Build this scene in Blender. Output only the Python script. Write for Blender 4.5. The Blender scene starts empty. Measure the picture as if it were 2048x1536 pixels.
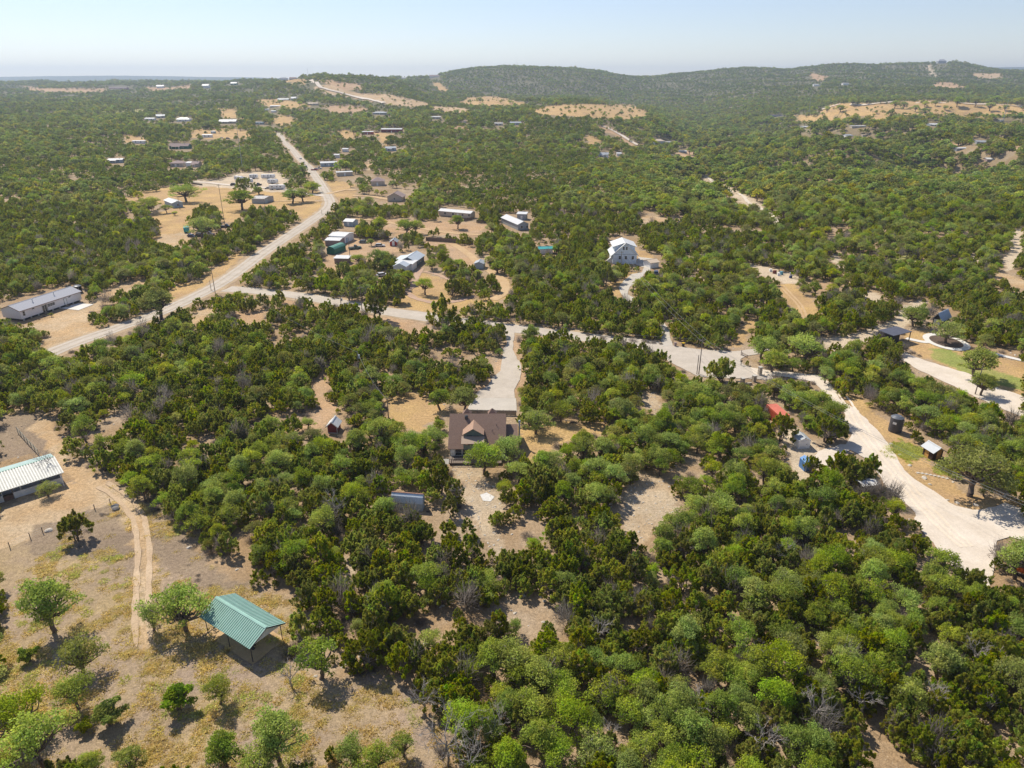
import bpy, bmesh, math, random
import numpy as np
from mathutils import Vector, Matrix
from mathutils.geometry import delaunay_2d_cdt
random.seed(7); rng=np.random.default_rng(7)
CAMZ=70.0; F=1420.0; Y0=158.0
PITCH=math.atan((768-Y0)/F); SP=math.sin(PITCH); CP=math.cos(PITCH)
# ---------------------------------------------------------------- noise
def _h(ix,iy,s):
    v=np.sin(ix*127.1+iy*311.7+s*74.7)*43758.5453
    return v-np.floor(v)
def vnoise(x,y,s=0):
    x=np.asarray(x,float); y=np.asarray(y,float)
    ix=np.floor(x); iy=np.floor(y); fx=x-ix; fy=y-iy
    fx=fx*fx*(3-2*fx); fy=fy*fy*(3-2*fy)
    a=_h(ix,iy,s); b=_h(ix+1,iy,s); c=_h(ix,iy+1,s); d=_h(ix+1,iy+1,s)
    return a+(b-a)*fx+(c-a)*fy+(a-b-c+d)*fx*fy
def fbm(x,y,s=0,o=4):
    r=0; a=.5; t=0
    for i in range(o):
        r=r+a*vnoise(x*2**i,y*2**i,s+i*13); t+=a; a*=.5
    return r/t
# ---------------------------------------------------------------- terrain: heights along lines of equal distance
COLS=[-900,0,256,512,640,768,900,1024,1150,1280,1400,1536,1700,1850,1960,2048,2900]
def fpy(Y,z=0.0):
    return 768+F*math.tan(math.atan2(CAMZ-z,Y)-PITCH)
ROWS={
 300:None,
 480:[386,386,386,386,386,386,386,386,386,388,392,393,388,386,386,386,386],
 700:[313,312,312,311,311,312,314,316,320,334,348,344,322,316,314,312,312],
 950:[268,267,266,264,264,265,266,268,272,292,310,304,272,266,266,266,268],
 1250:[236,235,235,231,228,228,231,227,218,240,284,274,234,231,231,231,234],
 1550:[218,217,217,208,198,205,214,208,207,226,264,246,207,205,206,208,215],
 1900:[203,202,201,184,156,172,203,203,204,220,242,216,197,194,195,198,205],
 2200:[194,192,190,173,151,154,192,200,201,216,224,196,182,178,180,188,196],
 2600:[184,181,179,166,157,158,180,196,198,208,202,178,166,168,172,176,182],
 3200:[171,169,168,166,163,162,156,150,154,178,170,158,152,149,152,156,162],
 3600:[168,167,167,166,163,160,148,137,142,164,154,144,136,133,142,148,158],
 4000:[170,168,168,167,165,161,156,146,148,157,145,138,130,127,134,144,158],
 5200:[172,170,169,168,167,165,162,160,160,162,157,154,152,151,153,156,160],
 9000:[160,160,161,162,163,162,160,160,160,160,158,150,145,142,139,138,145],
 10500:[154,153,151,155,163,163,162,162,162,162,160,158,150,142,135,134,142],
 13000:[163,163,163,163,163,163,163,163,163,163,163,163,163,163,160,160,163]}
_TY=sorted(ROWS); _TZ=[]
for _Y in _TY:
    r=ROWS[_Y]
    if r is None: _TZ.append([0.0]*len(COLS))
    else: _TZ.append([CAMZ-_Y*math.tan(PITCH+math.atan((p-768)/F)) for p in r])
_TZ=np.array(_TZ); _TL=np.log(np.array(_TY,float)); _TC=np.array(COLS,float)
CRX=[0,780,830,860,890,920,960,1020,1100,1150,1200,1235,1270,1300,1340,1400,1440,1480,1530,1570,1610,1640,1700,1740,1780,1850,1900,1930,1960,2000,2048,2300]
CRY=[170,166,158,152,145,139,135,132,133,135,140,147,151,152,147,141,136,133,133,137,131,127,125,128,125,123,122,127,134,139,141,150]
def terr(x,y):
    x=np.asarray(x,float); y=np.asarray(y,float)
    yc=np.clip(y,60,13000)
    c=1024+F*x/(yc*CP+CAMZ*SP)
    c=np.clip(c,-899.9,2899.9)
    l=np.clip(np.log(yc),_TL[0],_TL[-1]-1e-6)
    j=np.clip(np.searchsorted(_TL,l,side='right')-1,0,len(_TL)-2)
    i=np.clip(np.searchsorted(_TC,c,side='right')-1,0,len(_TC)-2)
    t=(l-_TL[j])/(_TL[j+1]-_TL[j]); u=(c-_TC[i])/(_TC[i+1]-_TC[i])
    u=u*u*(3-2*u)*.6+u*.4; t=t*t*(3-2*t)*.4+t*.6
    z=(_TZ[j,i]*(1-u)+_TZ[j,i+1]*u)*(1-t)+(_TZ[j+1,i]*(1-u)+_TZ[j+1,i+1]*u)*t
    cr=np.interp(c,CRX,CRY)+4.5; w=np.exp(-((y-(3650+250*np.sin(c/210.)))/520.)**2)*np.clip((c-800)/80,0,1)*np.clip((2900-c)/300,0,1)
    z=z*(1-w)+w*(CAMZ-3650*np.tan(PITCH+np.arctan((cr-768)/F)))
    am=np.clip((y-600)/2500,0,1)
    z=z+am*(1-w)*(fbm(x/420,y/420,3)-.5)*26*np.clip(1.6-y/6000,.4,1)
    rg_=1-np.abs(2*fbm(x/230+y/900,y/330,7,3)-1)*1.6
    z=z+np.clip((y-1700)/1200,0,1)*np.clip((4600-y)/800,0,1)*(rg_-.7)*(20-13*w)
    g1=1-np.abs(2*fbm((x+y*.5)/150,(y-x*.35)/260,9,3)-1)*1.7
    z=z+(g1-.75)*(np.clip((c-1230)/220,0,1)*np.clip((y-430)/300,0,1)*np.clip((1700-y)/400,0,1)*24+np.clip((y-1100)/500,0,1)*np.clip((3000-y)/600,0,1)*np.clip((1250-c)/200,0,1)*11*(1-w))
    z=z+(fbm(x/60,y/60,5,2)-.5)*np.clip((y-90)/400,0,1)*1.6
    return z
def proj(x,y,z):
    D=y*CP+(CAMZ-z)*SP
    D=np.maximum(D,1.0)
    return 1024+F*x/D, 768+F*((CAMZ-z)*CP-y*SP)/D
def G(px,py,h=0.0):
    """ground point seen at a photo pixel (h metres above the ground)"""
    dx=(px-1024)/F; v=(py-768)/F
    d=np.array([dx,CP-v*SP,-SP-v*CP])
    t=40.0; 
    prev=t
    while t<16000:
        p=d*t; z=CAMZ+p[2]
        if z<=float(terr(p[0],p[1]))+h: break
        prev=t; t*=1.012; t+=.3
    else: return np.array([d[0]*12000,d[1]*12000,0.0])
    a,b=prev,t
    for _ in range(30):
        m=(a+b)/2; p=d*m
        if CAMZ+p[2]<=float(terr(p[0],p[1]))+h: b=m
        else: a=m
    p=d*b
    return np.array([p[0],p[1],float(terr(p[0],p[1]))])

# ---------------------------------------------------------------- camera, sky, sun, exposure
S=bpy.context.scene
cam=bpy.data.cameras.new('camera'); camo=bpy.data.objects.new('camera',cam)
S.collection.objects.link(camo); S.camera=camo
camo.location=(0,0,CAMZ); camo.rotation_euler=(math.pi/2-PITCH,0,0)
cam.sensor_width=36; cam.lens=36*F/2048; cam.clip_start=1; cam.clip_end=40000
SUN_EL=math.radians(49); SUNDIR=Vector((-0.64*math.cos(SUN_EL),0.768*math.cos(SUN_EL),math.sin(SUN_EL))).normalized()
W=bpy.data.worlds.new('World'); S.world=W; W.use_nodes=True
nt=W.node_tree; bg=nt.nodes['Background']; sky=nt.nodes.new('ShaderNodeTexSky')
sky.sky_type='NISHITA'; sky.sun_disc=False; sky.sun_elevation=SUN_EL
sky.sun_rotation=math.atan2(SUNDIR.x,SUNDIR.y)
sky.air_density=1.0; sky.dust_density=0.0; sky.ozone_density=2.0; sky.altitude=300
hsv=nt.nodes.new('ShaderNodeHueSaturation'); hsv.inputs['Saturation'].default_value=.85; nt.links.new(sky.outputs[0],hsv.inputs['Color']); tn=nt.nodes.new('ShaderNodeMixRGB'); tn.blend_type='MULTIPLY'; tn.inputs[0].default_value=1; tn.inputs[2].default_value=(.97,.95,1.05,1); nt.links.new(hsv.outputs[0],tn.inputs[1]); nt.links.new(tn.outputs[0],bg.inputs[0]); bg.inputs[1].default_value=0.106
sl=bpy.data.lights.new('sun','SUN'); sl.energy=4.9; sl.angle=math.radians(.5); sl.color=(1,.93,.80)
slo=bpy.data.objects.new('sun',sl); S.collection.objects.link(slo); slo.location=(-300,500,600)
slo.rotation_euler=(-SUNDIR).to_track_quat('-Z','Y').to_euler()
S.view_settings.view_transform='Standard'; S.view_settings.look='None'; S.view_settings.gamma=1
S.view_settings.exposure=0.2
S.render.engine='CYCLES'
S.cycles.max_bounces=6; S.cycles.diffuse_bounces=4; S.cycles.glossy_bounces=2; S.cycles.transmission_bounces=3
S.cycles.volume_bounces=0; S.cycles.transparent_max_bounces=4
COL=S.collection
# ---------------------------------------------------------------- materials
MATS={}
def srgb(r,g,b):
    f=lambda c:(c/255/12.92 if c/255<=.04045 else ((c/255+.055)/1.055)**2.4)
    return (f(r),f(g),f(b))
def mat(name,col,rough=.7,var=.25,scale=2.0,metal=0.0,bump=0.0,spec=.3,stain=0):
    if name in MATS: return MATS[name]
    m=bpy.data.materials.new(name); m.use_nodes=True; n=m.node_tree; N=n.nodes; L=n.links
    b=N['Principled BSDF']; b.inputs['Roughness'].default_value=rough; b.inputs['Metallic'].default_value=metal
    b.inputs['Specular IOR Level'].default_value=spec
    tc=N.new('ShaderNodeTexCoord'); no=N.new('ShaderNodeTexNoise'); no.inputs['Scale'].default_value=scale; no.inputs['Detail'].default_value=5
    L.new(tc.outputs['Object'],no.inputs['Vector'])
    r=N.new('ShaderNodeValToRGB'); r.color_ramp.elements[0].position=.3; r.color_ramp.elements[1].position=.7
    r.color_ramp.elements[0].color=(*[c*(1-var) for c in col],1); r.color_ramp.elements[1].color=(*[min(c*(1+var*.6),.95) for c in col],1)
    L.new(no.outputs['Fac'],r.inputs[0]); out=r.outputs[0]
    if stain:
        n2=N.new('ShaderNodeTexNoise'); n2.inputs['Scale'].default_value=.6; n2.inputs['Detail'].default_value=8; n2.inputs['Roughness'].default_value=.7
        L.new(tc.outputs['Object'],n2.inputs['Vector'])
        r2=N.new('ShaderNodeValToRGB'); r2.color_ramp.elements[0].position=.55; r2.color_ramp.elements[1].position=.75
        r2.color_ramp.elements[1].color=(stain,stain,stain,1)
        mx=N.new('ShaderNodeMixRGB'); mx.inputs[2].default_value=(.16,.09,.05,1)
        L.new(n2.outputs['Fac'],r2.inputs[0]); L.new(r2.outputs[0],mx.inputs[0]); L.new(out,mx.inputs[1]); out=mx.outputs[0]
    L.new(out,b.inputs['Base Color'])
    if bump:
        bp=N.new('ShaderNodeBump'); bp.inputs['Strength'].default_value=bump; bp.inputs['Distance'].default_value=.05
        L.new(no.outputs['Fac'],bp.inputs['Height']); L.new(bp.outputs[0],b.inputs['Normal'])
    MATS[name]=m; return m
def leafmat(name,col,hue=.03,val=.25):
    """leaves: colour from the leaf attribute 'tint', plus a small change of tone from one tree to the next"""
    m=bpy.data.materials.new(name); m.use_nodes=True; n=m.node_tree; N=n.nodes; L=n.links
    N.remove(N['Principled BSDF']); out=N['Material Output']
    at=N.new('ShaderNodeAttribute'); at.attribute_name='tint'
    oi=N.new('ShaderNodeObjectInfo'); mp=N.new('ShaderNodeMapRange'); mp.inputs[3].default_value=.5-hue*1.7; mp.inputs[4].default_value=.5+hue*.2
    mp2=N.new('ShaderNodeMapRange'); mp2.inputs[3].default_value=1-val; mp2.inputs[4].default_value=1+val
    mul=N.new('ShaderNodeMath'); mul.operation='MULTIPLY'; mul.inputs[1].default_value=7.31
    fr=N.new('ShaderNodeMath'); fr.operation='FRACT'
    hs=N.new('ShaderNodeHueSaturation'); mx=N.new('ShaderNodeMixRGB'); mx.blend_type='MULTIPLY'; mx.inputs[0].default_value=1; mx.inputs[1].default_value=(*col,1)
    L.new(at.outputs['Color'],mx.inputs[2]); L.new(mx.outputs[0],hs.inputs['Color'])
    L.new(oi.outputs['Random'],mp.inputs[0]); L.new(mp.outputs[0],hs.inputs['Hue'])
    L.new(oi.outputs['Random'],mul.inputs[0]); L.new(mul.outputs[0],fr.inputs[0]); L.new(fr.outputs[0],mp2.inputs[0]); L.new(mp2.outputs[0],hs.inputs['Value'])
    mul3=N.new('ShaderNodeMath'); mul3.operation='MULTIPLY'; mul3.inputs[1].default_value=13.7
    fr3=N.new('ShaderNodeMath'); fr3.operation='FRACT'; mp3=N.new('ShaderNodeMapRange'); mp3.inputs[3].default_value=.85; mp3.inputs[4].default_value=1.1
    L.new(oi.outputs['Random'],mul3.inputs[0]); L.new(mul3.outputs[0],fr3.inputs[0]); L.new(fr3.outputs[0],mp3.inputs[0]); L.new(mp3.outputs[0],hs.inputs['Saturation'])
    d=N.new('ShaderNodeBsdfDiffuse'); t=N.new('ShaderNodeBsdfTranslucent'); ms=N.new('ShaderNodeMixShader'); ms.inputs[0].default_value=.5
    L.new(hs.outputs[0],d.inputs[0]); L.new(hs.outputs[0],t.inputs[0]); L.new(d.outputs[0],ms.inputs[1]); L.new(t.outputs[0],ms.inputs[2]); L.new(ms.outputs[0],out.inputs[0])
    MATS[name]=m; return m
# ---------------------------------------------------------------- mesh builder
class MB:
    def __init__(s): s.v=[]; s.f=[]; s.m=[]
    def add(s,vs,fs,mi=0):
        o=len(s.v); s.v+= [tuple(map(float,a)) for a in vs]; s.f+=[tuple(i+o for i in f) for f in fs]; s.m+=[mi]*len(fs)
    def box(s,c,d,rz=0,mi=0,taper=1.0):
        x,y,z=[a/2 for a in d]; ca,sa=math.cos(rz),math.sin(rz); vs=[]
        for k,(a,b) in enumerate([(-1,-1),(1,-1),(1,1),(-1,1)]*2):
            t=1 if k<4 else taper; X,Y=a*x*t,b*y*t
            vs.append((c[0]+X*ca-Y*sa,c[1]+X*sa+Y*ca,c[2]+(-z if k<4 else z)))
        s.add(vs,[(3,2,1,0),(4,5,6,7),(0,1,5,4),(1,2,6,5),(2,3,7,6),(3,0,4,7)],mi)
    def lo(s,x0,x1,y0,y1,z0,z1,mi=0): s.box(((x0+x1)/2,(y0+y1)/2,(z0+z1)/2),(x1-x0,y1-y0,z1-z0),0,mi)
    def tube(s,p0,p1,r0,r1,n=6,mi=0,cap=True):
        p0=Vector(p0); p1=Vector(p1); d=(p1-p0); 
        if d.length<1e-6: return
        d.normalize(); a=d.orthogonal().normalized(); b=d.cross(a)
        vs=[]
        for p,r in((p0,r0),(p1,r1)):
            for k in range(n):
                t=2*math.pi*k/n; vs.append(p+a*math.cos(t)*r+b*math.sin(t)*r)
        fs=[(k,(k+1)%n,n+(k+1)%n,n+k) for k in range(n)]
        if cap: fs+= [tuple(range(n))[::-1],tuple(range(n,2*n))]
        s.add(vs,fs,mi)
    def prism(s,poly,ax,a0,a1,mi=0):
        """poly: 2-D outline in the two other axes, extruded along axis ax"""
        n=len(poly); vs=[]
        for a in(a0,a1):
            for p,q in poly:
                vs.append({'x':(a,p,q),'y':(p,a,q),'z':(p,q,a)}[ax])
        fs=[(k,(k+1)%n,n+(k+1)%n,n+k) for k in range(n)]+[tuple(range(n))[::-1],tuple(range(n,2*n))]
        s.add(vs,fs,mi)
    def slab(s,q,t,mi=0):
        """four corners of a sheet, thickened downwards along its normal by t"""
        q=[Vector(a) for a in q]; nn=(q[1]-q[0]).cross(q[3]-q[0]).normalized()
        if nn.z<0: nn=-nn
        vs=q+[a-nn*t for a in q]
        s.add(vs,[(0,1,2,3),(7,6,5,4),(0,4,5,1),(1,5,6,2),(2,6,7,3),(3,7,4,0)],mi)
    def build(s,name,mats,parent=None,loc=None,rz=None,smooth=False):
        me=bpy.data.meshes.new(name); me.from_pydata(s.v,[],s.f)
        if not isinstance(mats,(list,tuple)): mats=[mats]
        for m in mats: me.materials.append(m)
        if len(mats)>1: me.polygons.foreach_set('material_index',s.m)
        bm=bmesh.new(); bm.from_mesh(me); bmesh.ops.recalc_face_normals(bm,faces=bm.faces); bm.to_mesh(me); bm.free()
        if smooth: me.polygons.foreach_set('use_smooth',[True]*len(me.polygons))
        me.update()
        o=bpy.data.objects.new(name,me); COL.objects.link(o)
        if parent: o.parent=parent
        if loc is not None: o.location=loc
        if rz is not None: o.rotation_euler=(0,0,rz)
        return o
def tag(o,label=None,cat=None,group=None,kind=None):
    if label: o['label']=label
    if cat: o['category']=cat
    if group: o['group']=group
    if kind: o['kind']=kind
    return o
def empty(name,loc,rz,label,cat,group=None):
    e=bpy.data.objects.new(name,None); COL.objects.link(e); e.location=loc; e.rotation_euler=(0,0,rz); e.empty_display_size=.3
    return tag(e,label,cat,group)
def ground(x,y): return float(terr(x,y))
# ---------------------------------------------------------------- photo polygons -> where it is clear, what covers the ground
MW,MH=1024,768
KEEP=np.zeros((MH,MW),bool); YARD=np.zeros((MH,MW),bool); BASE=np.zeros((MH,MW),bool); CLS=np.zeros((MH,MW),np.int8)
def fillpoly(arr,poly,val=True,grow=0):
    P=np.array(poly,float)/2
    x0=int(max(0,math.floor(P[:,0].min()-grow))); x1=int(min(MW-1,math.ceil(P[:,0].max()+grow)))
    y0=int(max(0,math.floor(P[:,1].min()-grow))); y1=int(min(MH-1,math.ceil(P[:,1].max()+grow)))
    if x1<x0 or y1<y0: return
    X,Y=np.meshgrid(np.arange(x0,x1+1)+.0,np.arange(y0,y1+1)+.0)
    ins=np.zeros(X.shape,bool); n=len(P); dm=np.full(X.shape,1e9)
    for i in range(n):
        ax,ay=P[i]; bx,by=P[(i+1)%n]
        c=((ay>Y)!=(by>Y))
        with np.errstate(divide='ignore',invalid='ignore'):
            xi=(bx-ax)*(Y-ay)/(by-ay)+ax
        ins^=c&(X<xi)
        if grow:
            L2=(bx-ax)**2+(by-ay)**2+1e-9; t=np.clip(((X-ax)*(bx-ax)+(Y-ay)*(by-ay))/L2,0,1)
            dm=np.minimum(dm,np.hypot(X-ax-t*(bx-ax),Y-ay-t*(by-ay)))
    if grow: ins|=dm<=grow
    sub=arr[y0:y1+1,x0:x1+1]; sub[ins]=val
# ground classes: 1 golden dry grass, 2 tan dirt, 3 pale caliche, 4 red-brown soil, 5 green lawn, 6 meadow, 7 grey brush litter, 8 yellow-green grass, 9 gravel rubble
CLEAR=[
 (6,[(-60,1015),(60,995),(130,965),(150,950),(200,950),(235,980),(330,1040),(385,1060),(395,1100),(430,1150),(500,1172),(560,1195),(612,1215),(590,1240),(585,1290),(570,1330),(640,1365),(700,1355),(760,1340),(800,1370),(850,1430),(900,1440),(905,1500),(880,1560),(-60,1560)]),
 (7,[(-40,830),(90,826),(118,870),(120,905),(60,905),(-40,930)]),
 (2,[(90,830),(118,868),(150,925),(200,950),(150,960),(120,925),(100,890),(60,850)]),
 (2,[(-40,1030),(130,968),(200,955),(240,990),(180,1030),(60,1075),(-40,1110)]),
 (2,[(200,960),(245,985),(290,1040),(305,1120),(300,1200),(305,1290),(285,1300),(272,1240),(272,1120),(262,1040),(220,990)]),
 (7,[(70,1055),(230,1010),(280,1110),(200,1120),(60,1110)]),
 (7,[(300,1060),(380,1060),(400,1110),(440,1150),(520,1175),(400,1170),(320,1120)]),
 (2,[(45,658),(160,608),(190,605),(195,590),(260,565),(288,556),(282,572),(230,588),(212,608),(178,622),(172,636),(180,652),(215,655),(255,650),(295,635),(150,692),(70,712),(98,680),(98,665),(60,652)]),
 (1,[(350,572),(395,562),(440,527),(480,500),(480,515),(430,562),(385,592),(350,605),(330,600)]),
 (2,[(370,640),(412,615),(425,618),(415,632),(400,640),(380,658)]),
 (4,[(462,628),(528,618),(520,648),(470,655)]),
 (1,[(240,398),(320,378),(420,372),(500,376),(590,384),(650,412),(648,432),(612,452),(605,432),(560,415),(500,412),(470,440),(440,440),(430,415),(390,415),(380,440),(385,470),(395,480),(340,490),(308,478),(320,455),(300,432),(350,418),(300,405)]),
 (8,[(140,480),(225,455),(245,458),(225,478),(150,500)]),
 (2,[(325,470),(385,465),(395,478),(345,492),(310,482)]),
 (3,[(385,362),(440,358),(480,345),(560,345),(575,365),(560,378),(640,384),(560,382),(480,376),(400,370)]),
 (1,[(610,380),(645,384),(655,400),(640,398),(600,392)]),
 (1,[(640,398),(676,410),(668,422),(650,430)]),
 (1,[(645,360),(700,368),(705,392),(680,405),(662,388)]),
 (4,[(488,590),(560,598),(700,612),(760,622),(860,650),(858,668),(800,660),(690,612),(560,604)]),
 (4,[(655,500),(690,495),(710,480),(780,478),(800,498),(770,510),(700,530),(690,560),(670,545),(640,530)]),
 (1,[(832,545),(900,562),(892,590),(945,600),(870,612),(790,606),(828,575)]),
 (1,[(868,614),(960,602),(1000,592),(1012,570),(1002,556),(1015,558),(1018,590),(960,612),(900,618),(860,640),(780,632),(790,612)]),
 (4,[(858,476),(940,492),(950,512),(945,528),(915,520),(880,495),(850,486)]),
 (4,[(770,440),(940,445),(975,450),(950,470),(860,465),(800,470),(770,455)]),
 (1,[(775,800),(815,785),(870,798),(895,828),(845,845),(855,862),(800,852),(780,830)]),
 (4,[(640,730),(655,745),(650,800),(672,815),(650,850),(600,878),(590,860),(640,820),(628,770)]),
 (1,[(1035,855),(1130,845),(1212,852),(1210,862),(1120,884),(1075,925),(1045,925)]),
 (4,[(1012,645),(1040,650),(1048,735),(1045,765),(1035,785),(1000,800),(940,800),(955,775),(988,750),(1005,700)]),
 (9,[(900,915),(950,930),(965,958),(1000,985),(1003,1020),(985,1040),(1010,1090),(1012,1130),(998,1128),(972,1080),(950,1035),(932,985),(912,950)]),
 (9,[(1283,945),(1340,970),(1345,1020),(1320,1055),(1282,1085),(1245,1045),(1248,1000),(1268,960)]),
 (9,[(1270,783),(1308,780),(1335,830),(1318,840)]),
 (9,[(690,1110),(712,1120),(705,1165),(690,1150)]),
 (3,[(1560,862),(1588,850),(1600,868),(1640,898),(1640,935),(1605,960),(1585,935),(1575,900)]),
 (1,[(1690,793),(1725,800),(1770,842),(1810,872),(1846,898),(1838,915),(1880,940),(1900,962),(1930,990),(2060,1005),(2060,1025),(1940,1024),(1875,995),(1795,930),(1757,868),(1718,826)]),
 (3,[(1640,680),(1700,670),(1745,656),(1790,640),(1802,615),(1840,600),(1852,612),(1825,625),(1815,648),(1800,658),(1760,674),(1700,690),(1655,702)]),
 (1,[(1806,660),(1860,662),(1900,690),(1940,702),(2060,730),(2060,805),(1990,778),(1965,752),(1905,735),(1850,715),(1815,695)]),
 (5,[(1860,697),(1905,702),(1960,735),(2060,765),(2060,778),(1985,765),(1900,730),(1860,715)]),
 (1,[(1465,662),(1500,640),(1520,645),(1490,672),(1478,690),(1460,692)]),
 (1,[(1557,570),(1578,565),(1622,600),(1640,628),(1622,643),(1602,628),(1575,602)]),
 (3,[(1720,580),(1765,590),(1760,604),(1725,592)]),
 (1,[(1262,500),(1300,505),(1312,515),(1300,520),(1275,512)]),
 (1,[(1255,545),(1285,545),(1290,560),(1270,562),(1250,575),(1240,600),(1225,585),(1190,572),(1245,562)]),
 (3,[(1403,347),(1422,358),(1428,366),(1410,358)]),
 (3,[(1528,424),(1556,436),(1562,449),(1540,443)]),
 (3,[(1440,366),(1456,372),(1462,380),(1446,376)]),
 (3,[(1485,524),(1540,538),(1592,550),(1602,562),(1560,562),(1500,540)]),
 (4,[(1620,563),(1662,570),(1660,582),(1622,576)]),
 (3,[(1660,505),(1680,520),(1700,548),(1684,536),(1664,518)]),
 (3,[(1452,375),(1495,393),(1530,420),(1520,420),(1480,402)]),
 (4,[(1205,250),(1225,258),(1278,288),(1272,296),(1235,275),(1200,258)]),
 (4,[(1350,303),(1385,302),(1390,318),(1355,315)]),
 (8,[(1765,487),(1800,490),(1840,515),(1848,545),(1815,545),(1780,510)]),
 (3,[(2025,458),(2045,455),(2040,500),(2030,530),(2010,540),(2005,515),(2022,490)]),
 (3,[(1940,500),(1960,520),(1945,525)]),
 (2,[(1985,540),(2048,560),(2048,575),(1985,560)]),
 (2,[(1270,432),(1350,435),(1350,442),(1280,440)]),
 # far clearings
 (8,[(165,224),(200,218),(292,214),(270,230),(230,236),(180,234)]),
 (1,[(385,262),(430,258),(500,262),(502,273),(430,275),(380,272)]),
 (1,[(240,270),(270,272),(300,282),(250,280)]),
 (4,[(50,172),(90,178),(210,176),(208,182),(110,184),(60,180)]),
 (4,[(290,174),(330,176),(380,170),(382,177),(300,180)]),
 (1,[(437,218),(470,216),(480,235),(445,232)]),
 (1,[(575,158),(612,160),(612,166),(580,164)]),
 (1,[(512,200),(560,199),(612,208),(600,216),(560,212),(515,206)]),
 (4,[(650,212),(690,210),(732,215),(725,226),(675,225),(655,220)]),
 (1,[(560,228),(590,240),(570,250),(545,243)]),
 (2,[(630,172),(660,170),(700,182),(760,196),(750,202),(700,192),(650,185)]),
 (4,[(640,160),(720,168),(730,178),(680,176)]),
 (2,[(700,186),(780,190),(852,206),(835,213),(780,206),(720,196)]),
 (1,[(862,163),(880,168),(897,182),(880,180)]),
 (1,[(920,204),(935,195),(990,193),(1048,206),(1000,209),(960,208)]),
 (2,[(858,214),(900,214),(940,219),(930,226),(880,222)]),
 (1,[(1065,222),(1090,214),(1130,209),(1190,208),(1262,210),(1298,224),(1290,232),(1240,238),(1170,231),(1100,228)]),
 (1,[(1640,222),(1668,207),(1740,207),(1850,201),(1950,206),(2060,212),(2060,228),(1990,230),(1900,232),(1850,229),(1760,232),(1700,228),(1650,230)]),
 (1,[(1590,232),(1640,232),(1720,238),(1775,232),(1776,246),(1740,240),(1640,242),(1600,242)]),
 (4,[(1870,164),(1905,166),(1930,174),(1900,176),(1870,172)]),
 (4,[(1622,146),(1655,154),(1640,160),(1622,156)]),
 (3,[(1858,124),(1863,138),(1872,152),(1862,146),(1856,134)]),
 (2,[(1945,147),(2000,148),(2000,156),(1950,152)]),
 (1,[(676,262),(700,262),(712,272),(700,280),(684,275)]),
 (1,[(742,266),(775,268),(778,292),(765,290),(758,274)]),
 (4,[(905,254),(932,254),(935,260),(912,260)]),
 (1,[(1165,273),(1190,272),(1200,284),(1175,286)]),
 (4,[(2018,290),(2048,292),(2048,300),(2022,300)]),
 (4,[(1870,284),(1915,286),(1912,290),(1872,290)]),
 (2,[(735,322),(745,322),(742,338),(735,335)]),
]
CLSALB={0:(.35,.235,.13),1:(.54,.36,.155),2:(.50,.335,.18),3:(.60,.48,.34),4:(.47,.30,.165),5:(.27,.30,.08),6:(.35,.26,.19),7:(.29,.215,.15),8:(.34,.32,.11),9:(.46,.335,.21)}
for k,p in CLEAR:
    fillpoly(CLS,p,k,1); fillpoly(YARD if k==8 else KEEP,p)
YARDS=[[(620,470),(700,455),(860,455),(960,480),(1000,510),(1020,560),(1000,600),(880,625),(760,615),(600,590),(560,560),(640,520)],
       [(770,430),(1000,430),(1010,480),(900,475),(770,470)],
       [(280,240),(600,240),(600,300),(280,300)],[(660,250),(850,250),(830,340),(650,330)],[(1600,250),(1960,250),(1960,300),(1600,280)]]
for p in YARDS: fillpoly(YARD,p)
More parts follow.
